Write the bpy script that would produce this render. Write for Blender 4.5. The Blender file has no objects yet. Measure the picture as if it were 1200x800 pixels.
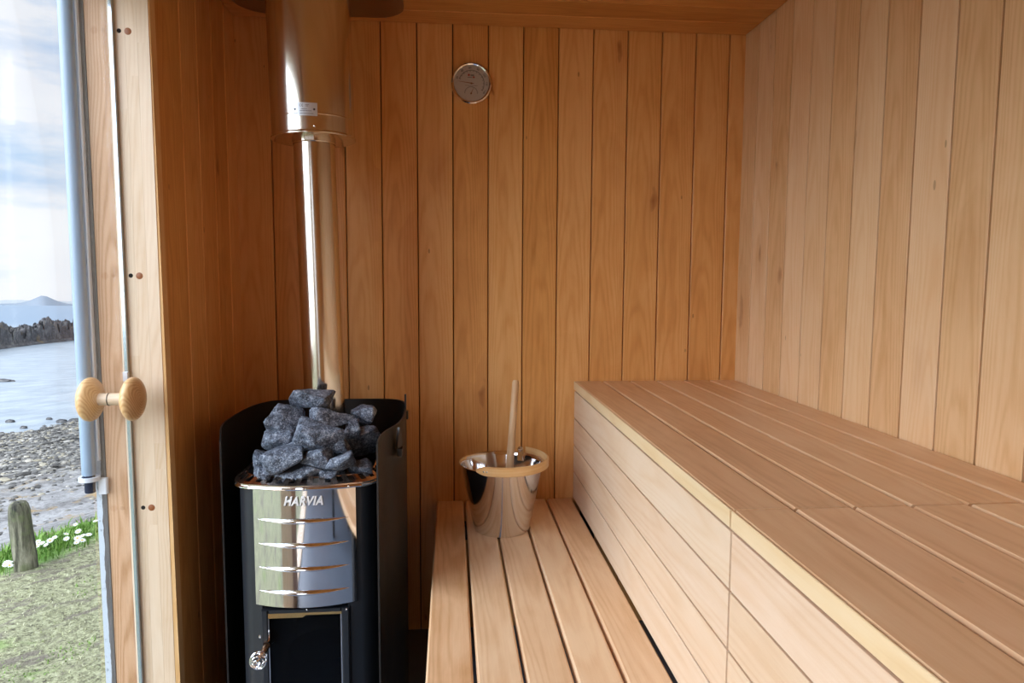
import bpy, math, random
from mathutils import Vector, Matrix, noise
R = math.radians
PI = math.pi
scene = bpy.context.scene
C = scene.collection
rnd = random.Random(7)

# ------------------------------------------------------------------ camera
CAM = Vector((0.0, -2.2, 1.153))
yaw, pitch, roll = 0.08931, -0.08913, 0.00455
cy, sy, cp, sp = math.cos(yaw), math.sin(yaw), math.cos(pitch), math.sin(pitch)
fwd = Vector((sy*cp, cy*cp, sp)); rgt = Vector((cy, -sy, 0)); upv = rgt.cross(fwd)
rr = rgt*math.cos(roll) + upv*math.sin(roll)
uu = -rgt*math.sin(roll) + upv*math.cos(roll)
cam_data = bpy.data.cameras.new('camera')
cam_data.sensor_width = 36.0
cam_data.lens = 804.988/1200*36.0
cam_data.clip_start = 0.02
cam_data.clip_end = 20000
cam = bpy.data.objects.new('camera', cam_data)
C.objects.link(cam)
cam.matrix_world = Matrix(((rr.x, uu.x, -fwd.x, CAM.x), (rr.y, uu.y, -fwd.y, CAM.y), (rr.z, uu.z, -fwd.z, CAM.z), (0, 0, 0, 1)))
scene.camera = cam

# ------------------------------------------------------------------ view
scene.view_settings.view_transform = 'Standard'
scene.view_settings.look = 'None'
scene.view_settings.gamma = 1.0
scene.view_settings.use_curve_mapping = False
scene.view_settings.exposure = 0.0
scene.cycles.use_denoising = True
scene.cycles.max_bounces = 14
scene.cycles.diffuse_bounces = 8
scene.cycles.glossy_bounces = 6
scene.cycles.transparent_max_bounces = 12
scene.cycles.sample_clamp_indirect = 8.0

# ------------------------------------------------------------------ node helpers
class NT:
    def __init__(s, tree):
        s.t = tree; s.n = tree.nodes; s.l = tree.links
    def new(s, typ, ins=None, **props):
        nd = s.n.new(typ)
        for k, v in props.items(): setattr(nd, k, v)
        if ins:
            for k, v in ins.items(): s.put(nd.inputs[k], v)
        return nd
    def put(s, sock, v):
        if isinstance(v, bpy.types.NodeSocket): s.l.new(v, sock)
        elif isinstance(v, bpy.types.Node): s.l.new(v.outputs[0], sock)
        else: sock.default_value = v
    def math(s, op, a, b=None, c=None, clamp=False):
        nd = s.n.new('ShaderNodeMath'); nd.operation = op; nd.use_clamp = clamp
        s.put(nd.inputs[0], a)
        if b is not None: s.put(nd.inputs[1], b)
        if c is not None: s.put(nd.inputs[2], c)
        return nd.outputs[0]
    def ramp(s, fac, stops, interp='LINEAR'):
        nd = s.n.new('ShaderNodeValToRGB'); cr = nd.color_ramp; cr.interpolation = interp
        while len(cr.elements) < len(stops): cr.elements.new(0.5)
        for e, (p, c) in zip(cr.elements, stops):
            e.position = p
            e.color = (c, c, c, 1) if isinstance(c, (int, float)) else (*c, 1)
        s.put(nd.inputs[0], fac)
        return nd.outputs[0]
    def mix(s, fac, a, b, blend='MIX'):
        nd = s.n.new('ShaderNodeMix'); nd.data_type = 'RGBA'; nd.blend_type = blend
        s.put(nd.inputs[0], fac)
        s.put(nd.inputs[6], a if not isinstance(a, tuple) else (*a, 1))
        s.put(nd.inputs[7], b if not isinstance(b, tuple) else (*b, 1))
        return nd.outputs[2]
    def noise(s, vec, scale, detail=3.0, rough=0.5, dist=0.0):
        nd = s.new('ShaderNodeTexNoise', {'Scale': scale, 'Detail': detail, 'Roughness': rough, 'Distortion': dist})
        if vec is not None: s.put(nd.inputs['Vector'], vec)
        return nd.outputs['Fac']
    def vmul(s, vec, t):
        nd = s.n.new('ShaderNodeVectorMath'); nd.operation = 'MULTIPLY'
        s.put(nd.inputs[0], vec); s.put(nd.inputs[1], t)
        return nd.outputs[0]
    def vadd(s, a, b):
        nd = s.n.new('ShaderNodeVectorMath'); nd.operation = 'ADD'
        s.put(nd.inputs[0], a); s.put(nd.inputs[1], b)
        return nd.outputs[0]

def new_mat(name):
    m = bpy.data.materials.new(name); m.use_nodes = True
    m.node_tree.nodes.clear()
    t = NT(m.node_tree)
    out = t.new('ShaderNodeOutputMaterial')
    b = t.new('ShaderNodeBsdfPrincipled')
    t.l.new(b.outputs[0], out.inputs[0])
    return m, t, b, out

# ------------------------------------------------------------------ sky
LOBE_DIR = Vector((-0.72, -0.50, 0.42)).normalized()  # bright sky lobe added behind the viewer, out of view, to light the interior
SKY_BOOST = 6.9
w = bpy.data.worlds.new('sky'); scene.world = w; w.use_nodes = True
w.node_tree.nodes.clear()
t = NT(w.node_tree)
wo = t.new('ShaderNodeOutputWorld'); bg = t.new('ShaderNodeBackground'); t.l.new(bg.outputs[0], wo.inputs[0])
g = t.new('ShaderNodeTexCoord').outputs['Generated']
v1 = t.vmul(g, (1.0, 1.0, 3.2))
n1 = t.noise(v1, 3.4, 6, 0.55, 0.3)
n2 = t.noise(t.vmul(g, (1, 1, 4.0)), 9.0, 5, 0.6)
cl = t.math('MULTIPLY_ADD', n2, 0.35, t.math('MULTIPLY', n1, 0.8))
sep = t.new('ShaderNodeSeparateXYZ', {0: g})
blue = t.ramp(sep.outputs[2], [(0.0, (0.74, 0.88, 0.98)), (0.12, (0.58, 0.76, 0.96)), (0.5, (0.38, 0.60, 0.92))])
fac = t.ramp(cl, [(0.42, 0.0), (0.60, 1.0)])
col = t.mix(fac, blue, (0.97, 1.0, 1.04))
dark = t.ramp(t.noise(v1, 2.2, 4, 0.5), [(0.38, 0.90), (0.58, 1.0)])
col = t.mix(1.0, col, t.new('ShaderNodeCombineColor', {0: dark, 1: dark, 2: t.math('MULTIPLY_ADD', dark, 0.6, 0.4)}), 'MULTIPLY')
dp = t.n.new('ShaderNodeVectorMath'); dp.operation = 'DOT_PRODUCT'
t.put(dp.inputs[0], g); t.put(dp.inputs[1], tuple(LOBE_DIR))
sky_lobe = t.ramp(dp.outputs['Value'], [(0.52, 0.0), (1.0, 1.0)], 'EASE')
st = t.math('MULTIPLY_ADD', sky_lobe, SKY_BOOST, 1.10)
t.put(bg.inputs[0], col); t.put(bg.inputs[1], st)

# ------------------------------------------------------------------ materials
def wood(name, light, mid, dk, rough=0.42, ringw=0.11, var=0.30, knots=0.6, grain=1.0, hue=0.5, bumpk=0.12):
    m, t, b, out = new_mat(name)
    wc = t.new('ShaderNodeAttribute', attribute_name='wc').outputs['Vector']
    ws = t.new('ShaderNodeAttribute', attribute_name='ws').outputs['Fac']
    off = t.new('ShaderNodeCombineXYZ', {0: t.math('MULTIPLY', ws, 37.0), 1: t.math('MULTIPLY', ws, 91.0), 2: t.math('MULTIPLY', ws, 53.0)})
    p = t.vadd(wc, off.outputs[0])
    # broad figure: nested arches, soft blotches, fine fibre
    warp = t.noise(t.vmul(p, (2.2, 14.0, 14.0)), 1.0, 2, 0.5)
    sw = t.new('ShaderNodeSeparateXYZ', {0: wc})
    cen = t.math('MULTIPLY_ADD', t.math('FRACT', t.math('MULTIPLY', ws, 17.3)), 0.05, 0.022)
    ac = t.math('MULTIPLY', t.math('SUBTRACT', sw.outputs[1], cen), 20.0)
    sp_ = t.new('ShaderNodeSeparateXYZ', {0: p})
    ringc = t.math('ADD', t.math('MULTIPLY', t.math('MULTIPLY', ac, ac), 1.1), t.math('MULTIPLY', sp_.outputs[0], 1.3))
    ringc = t.math('MULTIPLY_ADD', warp, 1.6, ringc)
    ring = t.math('SINE', t.math('MULTIPLY', ringc, 17.0*grain))
    ringm = t.math('POWER', t.math('MULTIPLY_ADD', ring, 0.5, 0.5), 2.0)
    fib = t.noise(t.vmul(p, (9.0, 330.0, 330.0)), 1.0, 3, 0.6)
    fib2 = t.noise(t.vmul(p, (2.6, 60.0, 60.0)), 1.0, 3, 0.55)
    blot = t.noise(t.vmul(p, (4.0, 12.0, 12.0)), 1.0, 5, 0.62, 0.8)
    big = t.noise(t.vmul(p, (1.3, 3.0, 3.0)), 1.0, 2, 0.5)
    f = t.math('ADD', t.math('MULTIPLY', ringm, ringw), t.math('MULTIPLY', fib2, 0.14))
    f = t.math('ADD', f, t.math('MULTIPLY', blot, 0.42))
    f = t.math('ADD', f, t.math('MULTIPLY', big, 0.30))
    f = t.math('ADD', f, t.math('MULTIPLY', t.math('SUBTRACT', fib, 0.5), 0.20))
    wn = t.new('ShaderNodeTexWhiteNoise', noise_dimensions='1D'); t.put(wn.inputs['W'], t.math('MULTIPLY', ws, 133.7))
    f = t.math('ADD', f, t.math('MULTIPLY', t.math('SUBTRACT', wn.outputs['Value'], 0.5), var))
    c = t.ramp(f, [(0.30, light), (0.50, mid), (0.76, dk)])
    # pinkish / yellowish boards
    hs = t.new('ShaderNodeSeparateColor', {0: wn.outputs['Color']})
    c = t.mix(t.math('MULTIPLY', hs.outputs[1], 0.35*hue), c, t.mix(1.0, c, (1.12, 0.90, 0.92), 'MULTIPLY'))
    c = t.mix(t.math('MULTIPLY', hs.outputs[2], 0.35*hue), c, t.mix(1.0, c, (1.05, 1.02, 0.78), 'MULTIPLY'))
    if knots > 0:
        pv = t.vadd(t.vmul(p, (3.3, 10.0, 10.0)), t.vmul(t.new('ShaderNodeTexNoise', {'Vector': p, 'Scale': 14.0}).outputs['Color'], (0.35, 0.35, 0.35)))
        vo = t.new('ShaderNodeTexVoronoi', {'Vector': pv, 'Scale': 1.0, 'Randomness': 1.0})
        vs = t.new('ShaderNodeSeparateColor', {0: vo.outputs['Color']})
        rare = t.math('GREATER_THAN', vs.outputs[0], 0.72)
        size = t.math('MULTIPLY_ADD', vs.outputs[1], 0.12, 0.05)
        kd = t.math('SUBTRACT', 1.0, t.math('DIVIDE', vo.outputs['Distance'], size), clamp=True)
        halo = t.math('SUBTRACT', 1.0, t.math('DIVIDE', vo.outputs['Distance'], t.math('MULTIPLY', size, 4.0)), clamp=True)
        halo = t.math('MULTIPLY', t.math('MULTIPLY', halo, rare), 0.45*knots)
        kf = t.math('MULTIPLY', t.math('MULTIPLY', t.math('POWER', kd, 0.6), rare), knots)
        c = t.mix(halo, c, (dk[0]*0.72, dk[1]*0.52, dk[2]*0.40))
        c = t.mix(kf, c, (dk[0]*0.42, dk[1]*0.24, dk[2]*0.15))
    if knots > 0:
        fv = t.new('ShaderNodeTexVoronoi', {'Vector': t.vmul(p, (14.0, 38.0, 38.0)), 'Scale': 1.0})
        fs = t.new('ShaderNodeSeparateColor', {0: fv.outputs['Color']})
        fk = t.math('MULTIPLY', t.math('GREATER_THAN', fs.outputs[0], 0.93), t.math('LESS_THAN', fv.outputs['Distance'], t.math('MULTIPLY', fs.outputs[1], 0.16)))
        c = t.mix(t.math('MULTIPLY', fk, 0.8*min(1, knots)), c, tuple(x*0.35 for x in dk))
    t.put(b.inputs['Base Color'], c)
    t.put(b.inputs['Roughness'], t.math('MULTIPLY_ADD', blot, 0.15, rough-0.07))
    b.inputs['IOR'].default_value = 1.45
    bp = t.new('ShaderNodeBump', {'Strength': bumpk, 'Distance': 0.0008, 'Height': fib})
    t.put(b.inputs['Normal'], bp.outputs[0])
    return m

M = {}
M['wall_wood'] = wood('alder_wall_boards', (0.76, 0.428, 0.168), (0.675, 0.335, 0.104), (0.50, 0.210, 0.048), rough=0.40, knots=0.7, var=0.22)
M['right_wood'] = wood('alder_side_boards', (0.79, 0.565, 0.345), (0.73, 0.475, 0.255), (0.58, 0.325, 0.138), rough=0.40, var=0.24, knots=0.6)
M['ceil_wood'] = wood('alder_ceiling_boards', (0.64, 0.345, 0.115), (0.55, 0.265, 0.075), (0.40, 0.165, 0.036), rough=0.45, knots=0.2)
M['bench_wood'] = wood('alder_bench_planks', (0.78, 0.555, 0.355), (0.72, 0.470, 0.275), (0.57, 0.335, 0.170), rough=0.34, knots=0.2, grain=0.8, var=0.14)
M['fascia_wood'] = wood('pale_alder_front_boards', (0.75, 0.605, 0.46), (0.70, 0.530, 0.37), (0.60, 0.40, 0.235), rough=0.42, knots=0.1, grain=0.7, var=0.22)
M['low_wood'] = wood('alder_lower_bench_planks', (0.85, 0.64, 0.42), (0.76, 0.52, 0.31), (0.58, 0.34, 0.16), rough=0.42, knots=0.3, grain=0.8, var=0.30)
M['edge_wood'] = wood('pale_plank_edge', (0.77, 0.63, 0.42), (0.73, 0.565, 0.34), (0.63, 0.44, 0.23), rough=0.40, knots=0.0, var=0.08)
M['pine'] = wood('laminated_pine', (0.70, 0.58, 0.44), (0.65, 0.515, 0.37), (0.55, 0.39, 0.24), rough=0.40, knots=0.2, grain=1.6, var=0.16, hue=0.3)
M['plywood'] = wood('plywood_face', (0.56, 0.38, 0.25), (0.50, 0.30, 0.17), (0.34, 0.17, 0.07), rough=0.5, ringw=0.22, knots=0.1, grain=1.6, var=0.05, hue=0.2)
M['ladle_wood'] = wood('turned_birch', (0.66, 0.46, 0.28), (0.58, 0.37, 0.20), (0.44, 0.25, 0.12), rough=0.45, knots=0.0, var=0.0, hue=0)
M['bail_wood'] = wood('bent_birch', (0.80, 0.55, 0.28), (0.74, 0.46, 0.20), (0.60, 0.33, 0.12), rough=0.35, knots=0.0, var=0.0, hue=0)
def knob_mat():
    m, t, b, out = new_mat('turned_pine_rings')
    wc = t.new('ShaderNodeAttribute', attribute_name='wc').outputs['Vector']
    ws = t.new('ShaderNodeAttribute', attribute_name='ws').outputs['Fac']
    sp_ = t.new('ShaderNodeSeparateXYZ', {0: wc})
    y_ = t.math('ADD', sp_.outputs[1], 0.004); z_ = t.math('MULTIPLY', t.math('SUBTRACT', sp_.outputs[2], 0.006), 0.62)
    r_ = t.math('SQRT', t.math('ADD', t.math('MULTIPLY', y_, y_), t.math('MULTIPLY', z_, z_)))
    r_ = t.math('ADD', r_, t.math('MULTIPLY', t.noise(t.vmul(wc, (40, 40, 40)), 1.0, 2, 0.5), 0.006))
    ring = t.math('MULTIPLY_ADD', t.math('SINE', t.math('MULTIPLY', r_, 1500.0)), 0.5, 0.5)
    n = t.noise(t.vmul(wc, (300, 90, 90)), 1.0, 3, 0.6)
    f = t.math('ADD', t.math('MULTIPLY', ring, 0.5), t.math('MULTIPLY', n, 0.4))
    t.put(b.inputs['Base Color'], t.ramp(f, [(0.15, (0.70, 0.47, 0.24)), (0.6, (0.60, 0.36, 0.155)), (0.9, (0.42, 0.21, 0.08))]))
    b.inputs['Roughness'].default_value = 0.38
    return m
M['knob'] = knob_mat()

def simple(name, col, rough=0.5, metal=0.0, nscale=0, namt=0.15, bump=0.0, coat=0.0, aniso=0.0, spec=None):
    m, t, b, out = new_mat(name)
    if nscale:
        gco = t.new('ShaderNodeTexCoord').outputs['Object']
        nz = t.noise(gco, nscale, 4, 0.6)
        c = t.mix(nz, tuple(x*(1-namt) for x in col), tuple(min(1, x*(1+namt)) for x in col))
        t.put(b.inputs['Base Color'], c)
        t.put(b.inputs['Roughness'], t.math('MULTIPLY_ADD', nz, 0.12, rough-0.06))
        if bump:
            t.put(b.inputs['Normal'], t.new('ShaderNodeBump', {'Strength': bump, 'Distance': 0.001, 'Height': nz}).outputs[0])
    else:
        b.inputs['Base Color'].default_value = (*col, 1)
        b.inputs['Roughness'].default_value = rough
    b.inputs['Metallic'].default_value = metal
    if coat:
        b.inputs['Coat Weight'].default_value = coat; b.inputs['Coat Roughness'].default_value = 0.05
    if aniso: b.inputs['Anisotropic'].default_value = aniso
    if spec is not None: b.inputs['Specular IOR Level'].default_value = spec
    return m

M['groove'] = simple('brown_groove', (0.075, 0.030, 0.011), 0.8, nscale=20)
M['black_gap'] = simple('dark_backing', (0.012, 0.009, 0.007), 0.9, nscale=20)
M['stove_black'] = simple('black_stove_enamel', (0.010, 0.013, 0.018), 0.42, nscale=60, bump=0.05)
M['shield_black'] = simple('matt_black_sheet', (0.022, 0.019, 0.017), 0.50, nscale=40, bump=0.04, spec=0.35)
M['steel'] = simple('polished_steel', (0.78, 0.78, 0.80), 0.10, 1.0, nscale=5, namt=0.03)
M['panel_steel'] = simple('bright_front_steel', (0.86, 0.87, 0.90), 0.06, 1.0, nscale=5, namt=0.02)
M['flue_steel'] = simple('brushed_flue_steel', (0.66, 0.60, 0.53), 0.16, 1.0, nscale=6, namt=0.04)
M['rim_steel'] = simple('perforated_rim_steel', (0.62, 0.52, 0.45), 0.20, 1.0, nscale=30, namt=0.1)
M['collar_steel'] = simple('dim_ceiling_plate', (0.30, 0.26, 0.24), 0.30, 1.0, nscale=8)
M['chrome'] = simple('chrome', (0.88, 0.88, 0.90), 0.07, 1.0, nscale=5, namt=0.02)
M['letter'] = simple('silver_lettering', (0.92, 0.92, 0.93), 0.30, 0.4, nscale=5, namt=0.02)
M['brass'] = simple('brass_strip', (0.80, 0.53, 0.22), 0.25, 1.0, nscale=20, namt=0.05)
M['copper'] = simple('warm_metal_stem', (0.66, 0.42, 0.27), 0.25, 1.0, nscale=20, namt=0.05)
M['firebrick'] = simple('grey_firebrick', (0.16, 0.16, 0.17), 0.9, nscale=30, bump=0.3)
M['soot'] = simple('sooty_iron', (0.015, 0.015, 0.017), 0.8, nscale=30, bump=0.3)
M['black_plastic'] = simple('black_plastic', (0.015, 0.016, 0.02), 0.35, nscale=30)
M['navy_cap'] = simple('dark_blue_rubber', (0.010, 0.018, 0.05), 0.5, nscale=30)
M['dial_white'] = simple('dial_face', (0.52, 0.44, 0.38), 0.6, nscale=30, namt=0.03)
M['dial_ink'] = simple('dial_ink', (0.04, 0.03, 0.03), 0.6, nscale=30)
M['red_ink'] = simple('red_ink', (0.40, 0.05, 0.03), 0.6, nscale=30)
M['needle'] = simple('brown_needle', (0.25, 0.08, 0.02), 0.5, nscale=30)
M['plate_alu'] = simple('rating_plate_alu', (0.62, 0.64, 0.68), 0.35, 0.7, nscale=30, namt=0.04)
M['white_paint'] = simple('pale_painted_pole', (0.31, 0.42, 0.55), 0.30, nscale=3, namt=0.12)
M['white_clip'] = simple('white_clip', (0.70, 0.76, 0.84), 0.4, nscale=10, namt=0.05)
M['floor'] = simple('slate_blue_floor', (0.13, 0.16, 0.21), 0.45, nscale=7, namt=0.2, bump=0.05)
M['glass_edge'] = simple('glass_edge', (0.66, 0.80, 0.92), 0.12, 0.8, nscale=4, namt=0.1)
M['petal'] = simple('daisy_petal', (0.85, 0.86, 0.84), 0.6, nscale=50, namt=0.05)
M['yolk'] = simple('daisy_centre', (0.75, 0.50, 0.06), 0.6, nscale=50)
M['leaf'] = simple('bright_leaf', (0.12, 0.30, 0.05), 0.6, nscale=12, namt=0.4)
M['cladding'] = simple('outside_cladding', (0.10, 0.11, 0.12), 0.7, nscale=6, bump=0.1)

def glass_mat(name, tint, refl=0.08, rough=0.0):
    m = bpy.data.materials.new(name); m.use_nodes = True; m.node_tree.nodes.clear()
    t = NT(m.node_tree)
    out = t.new('ShaderNodeOutputMaterial')
    tr = t.new('ShaderNodeBsdfTransparent'); tr.inputs[0].default_value = (*tint, 1)
    gl = t.new('ShaderNodeBsdfGlossy'); gl.inputs['Roughness'].default_value = rough
    lw = t.new('ShaderNodeLayerWeight', {'Blend': 0.12})
    f = t.math('MULTIPLY', t.math('ADD', lw.outputs['Fresnel'], 0.0), refl/0.08, clamp=True)
    mx = t.new('ShaderNodeMixShader'); t.put(mx.inputs[0], f)
    t.l.new(tr.outputs[0], mx.inputs[1]); t.l.new(gl.outputs[0], mx.inputs[2]); t.l.new(mx.outputs[0], out.inputs[0])
    return m
M['glass'] = glass_mat('clear_pane', (0.985, 0.99, 0.99), 0.012)
M['stove_glass'] = glass_mat('smoked_stove_glass', (0.30, 0.33, 0.38), 0.30)
M['dial_glass'] = glass_mat('dial_glass', (0.97, 0.97, 0.97), 0.08)

def stone_mat():
    m, t, b, out = new_mat('olivine_sauna_stone')
    gco = t.new('ShaderNodeTexCoord').outputs['Object']
    n = t.noise(gco, 50, 6, 0.8, 0.3)
    fine = t.noise(gco, 170, 4, 0.85)
    fl = t.noise(gco, 420, 2, 0.6)
    c = t.ramp(t.math('ADD', t.math('MULTIPLY', n, 0.55), t.math('MULTIPLY', fine, 0.45)),
               [(0.41, (0.012, 0.016, 0.026)), (0.49, (0.065, 0.085, 0.125)), (0.56, (0.21, 0.255, 0.33)), (0.64, (0.60, 0.67, 0.76))])
    c = t.mix(t.ramp(fl, [(0.60, 0.0), (0.68, 0.8)]), c, (0.62, 0.67, 0.74))
    t.put(b.inputs['Base Color'], c)
    b.inputs['Roughness'].default_value = 0.62
    h = t.math('ADD', n, t.math('MULTIPLY', fine, 0.6))
    t.put(b.inputs['Normal'], t.new('ShaderNodeBump', {'Strength': 0.9, 'Distance': 0.003, 'Height': h}).outputs[0])
    return m
M['stone'] = stone_mat()

def paint_flake():
    m, t, b, out = new_mat('flaking_white_paint')
    wc = t.new('ShaderNodeAttribute', attribute_name='wc').outputs['Vector']
    s = t.new('ShaderNodeSeparateXYZ', {0: wc})
    nn = t.noise(t.vmul(wc, (22.0, 60.0, 1.0)), 1.0, 6, 0.7)
    n0 = t.noise(t.vmul(wc, (1.8, 4.0, 1.0)), 1.0, 2, 0.5)
    # bare grey board shows near the jamb side, edge wanders
    edge = t.math('ADD', t.math('MULTIPLY', t.math('SUBTRACT', nn, 0.5), 0.012), t.math('MULTIPLY', t.math('SUBTRACT', n0, 0.5), 0.016))
    f = t.math('GREATER_THAN', t.math('ADD', s.outputs[1], edge), 0.0125)
    grain = t.noise(t.vmul(wc, (8.0, 400.0, 1.0)), 1.0, 3, 0.6)
    grey = t.ramp(grain, [(0.35, (0.018, 0.026, 0.035)), (0.7, (0.10, 0.115, 0.135))])
    chips = t.ramp(t.noise(t.vmul(wc, (60.0, 90.0, 1.0)), 1.0, 4, 0.7), [(0.60, 0.0), (0.64, 1.0)])
    pale = t.mix(chips, (0.46, 0.55, 0.64), (0.25, 0.31, 0.37))
    c = t.mix(f, pale, grey)
    t.put(b.inputs['Base Color'], c)
    b.inputs['Roughness'].default_value = 0.6
    t.put(b.inputs['Normal'], t.new('ShaderNodeBump', {'Strength': 0.5, 'Distance': 0.001, 'Height': f}).outputs[0])
    return m
M['flake'] = paint_flake()

# ------------------------------------------------------------------ mesh builder
class MB:
    def __init__(s):
        s.v = []; s.f = []; s.wc = []; s.ws = []; s.mi = []; s.sm = []
    def vert(s, p, wc=None, ws=0.0):
        s.v.append(Vector(p)); s.wc.append(tuple(wc) if wc is not None else tuple(p)); s.ws.append(ws)
        return len(s.v)-1
    def face(s, idx, mi=0, sm=False):
        s.f.append(tuple(idx)); s.mi.append(mi); s.sm.append(sm)
    def prism(s, O, U, V, W, prof, L, seed=0.0, mi=0, sm=False, caps=True, l0=0.0):
        """profile of (v, w) pairs extruded along U from O by L"""
        O, U, V, W = Vector(O), Vector(U), Vector(V), Vector(W)
        n = len(prof); a = []; b = []
        for (p, q) in prof:
            a.append(s.vert(O+V*p+W*q, (l0, p, q), seed))
            b.append(s.vert(O+U*L+V*p+W*q, (l0+L, p, q), seed))
        flip = U.dot(V.cross(W)) < 0
        for i in range(n):
            j = (i+1) % n
            fc = (a[i], a[j], b[j], b[i]) if not flip else (a[i], b[i], b[j], a[j])
            s.face(fc[::-1] if _area(prof) > 0 else fc, mi, sm) if False else s.face(fc, mi, sm)
        if caps:
            s.face(a[::-1], mi); s.face(b, mi)
    def board(s, O, U, V, W, L, w, th, ch=0.0015, seed=0.0, mi=0):
        """board with chamfered long edges; top face is +W side"""
        prof = [(ch, 0), (w-ch, 0), (w, ch), (w, th-ch), (w-ch, th), (ch, th), (0, th-ch), (0, ch)]
        s.prism(O, U, V, W, prof, L, seed, mi)
    def box(s, a, b, mi=0, seed=0.0):
        x0, y0, z0 = a; x1, y1, z1 = b
        s.prism((x0, y0, z0), (0, 0, 1), (1, 0, 0), (0, 1, 0), [(0, 0), (x1-x0, 0), (x1-x0, y1-y0), (0, y1-y0)], z1-z0, seed, mi)
    def bbox(s, a, b, ch=0.002, mi=0, seed=0.0):
        x0, y0, z0 = a; x1, y1, z1 = b
        s.board((x0, y0, z0), (0, 0, 1), (1, 0, 0), (0, 1, 0), z1-z0, x1-x0, y1-y0, ch, seed, mi)
    def lathe(s, prof, O=(0, 0, 0), A=(0, 0, 1), segs=48, mi=0, sm=True, seed=0.0, close=False):
        """profile of (r, h) pairs turned about axis A through O"""
        O = Vector(O); A = Vector(A).normalized()
        X = A.orthogonal().normalized(); Y = A.cross(X)
        rings = []
        for (r, h) in prof:
            if r < 1e-6:
                rings.append([s.vert(O+A*h, (h, 0, 0), seed)])
            else:
                rings.append([s.vert(O+A*h+(X*math.cos(2*PI*k/segs)+Y*math.sin(2*PI*k/segs))*r,
                                     (h, r*math.cos(2*PI*k/segs), r*math.sin(2*PI*k/segs)), seed) for k in range(segs)])
        pairs = list(zip(rings[:-1], rings[1:]))
        if close: pairs.append((rings[-1], rings[0]))
        for p, q in pairs:
            for k in range(segs):
                k2 = (k+1) % segs
                if len(p) == 1 and len(q) == 1: continue
                if len(p) == 1: s.face((p[0], q[k2], q[k])[::-1], mi, sm)
                elif len(q) == 1: s.face((p[k], p[k2], q[0]), mi, sm)
                else: s.face((p[k], p[k2], q[k2], q[k]), mi, sm)
    def tube(s, pts, r, segs=12, mi=0, seed=0.0, closed=False, caps=True):
        pts = [Vector(p) for p in pts]; n = len(pts); rings = []
        prevX = None; ln = 0.0
        for i, p in enumerate(pts):
            if closed: T = (pts[(i+1) % n]-pts[i-1])
            else: T = pts[min(i+1, n-1)]-pts[max(i-1, 0)]
            T.normalize()
            X = (prevX - T*prevX.dot(T)).normalized() if prevX is not None and (prevX-T*prevX.dot(T)).length > 1e-5 else T.orthogonal().normalized()
            prevX = X; Y = T.cross(X)
            if i: ln += (pts[i]-pts[i-1]).length
            rad = r[i] if isinstance(r, (list, tuple)) else r
            rings.append([s.vert(p+(X*math.cos(2*PI*k/segs)+Y*math.sin(2*PI*k/segs))*rad, (ln, rad*math.cos(2*PI*k/segs), rad*math.sin(2*PI*k/segs)), seed) for k in range(segs)])
        pr = list(zip(rings[:-1], rings[1:]))
        if closed: pr.append((rings[-1], rings[0]))
        for a, b in pr:
            for k in range(segs):
                k2 = (k+1) % segs
                s.face((a[k], a[k2], b[k2], b[k]), mi, True)
        if caps and not closed:
            s.face(rings[0][::-1], mi); s.face(rings[-1], mi)
    def build(s, name, mats, parent=None, at=None, angle=35):
        off = Vector((0, 0, 0))
        if at is not None: off = Vector(at)
        elif parent is not None:
            p = parent
            while p is not None: off += p.location; p = p.parent
        me = bpy.data.meshes.new(name)
        me.from_pydata([tuple(v-off) for v in s.v], [], s.f)
        if not isinstance(mats, (list, tuple)): mats = [mats]
        for m in mats: me.materials.append(m)
        for p, mi, sm in zip(me.polygons, s.mi, s.sm):
            p.material_index = mi; p.use_smooth = sm
        a = me.attributes.new('wc', 'FLOAT_VECTOR', 'POINT')
        a.data.foreach_set('vector', [c for w_ in s.wc for c in w_])
        a = me.attributes.new('ws', 'FLOAT', 'POINT')
        a.data.foreach_set('value', s.ws)
        me.validate(); me.update()
        import bmesh
        bm = bmesh.new(); bm.from_mesh(me)
        bmesh.ops.recalc_face_normals(bm, faces=bm.faces[:])
        bm.to_mesh(me); bm.free()
        if any(s.sm): me.set_sharp_from_angle(angle=R(angle))
        o = bpy.data.objects.new(name, me); C.objects.link(o)
        if parent is not None: o.parent = parent
        if at is not None: o.location = at
        return o

def empty(name, loc, label=None, cat=None, group=None, kind=None):
    o = bpy.data.objects.new(name, None); C.objects.link(o); o.location = loc
    o.empty_display_size = 0.05
    return tag(o, label, cat, group, kind)
def tag(o, label=None, cat=None, group=None, kind=None):
    if label: o['label'] = label
    if cat: o['category'] = cat
    if group: o['group'] = group
    if kind: o['kind'] = kind
    return o

# ================================================================== ROOM
XL, XR = -0.647, 0.944
YE = -3.25                 # wall behind the viewer
ZC = 1.934
YJ = -0.60                 # far side of the glazed door opening
TH = 0.014

# --- back wall
b = MB()
b.box((XL-0.1, 0.012, -0.02), (XR+0.1, 0.03, ZC+0.1), 1)
edges = [XL-0.02] + [0.009+0.1105*k for k in range(-5, 9)] + [XR+0.02]
for i in range(len(edges)-1):
    x0, x1 = edges[i], edges[i+1]
    b.board((x0+0.0015, 0.014, -0.01), (0, 0, 1), (1, 0, 0), (0, -1, 0), ZC+0.05, x1-x0-0.0030, TH, 0.0022, rnd.random())
wall_back = tag(b.build('wall_back', [M['wall_wood'], M['groove']]), 'back wall of orange-brown vertical wooden boards behind the stove and bucket', 'wall', kind='structure')

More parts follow.
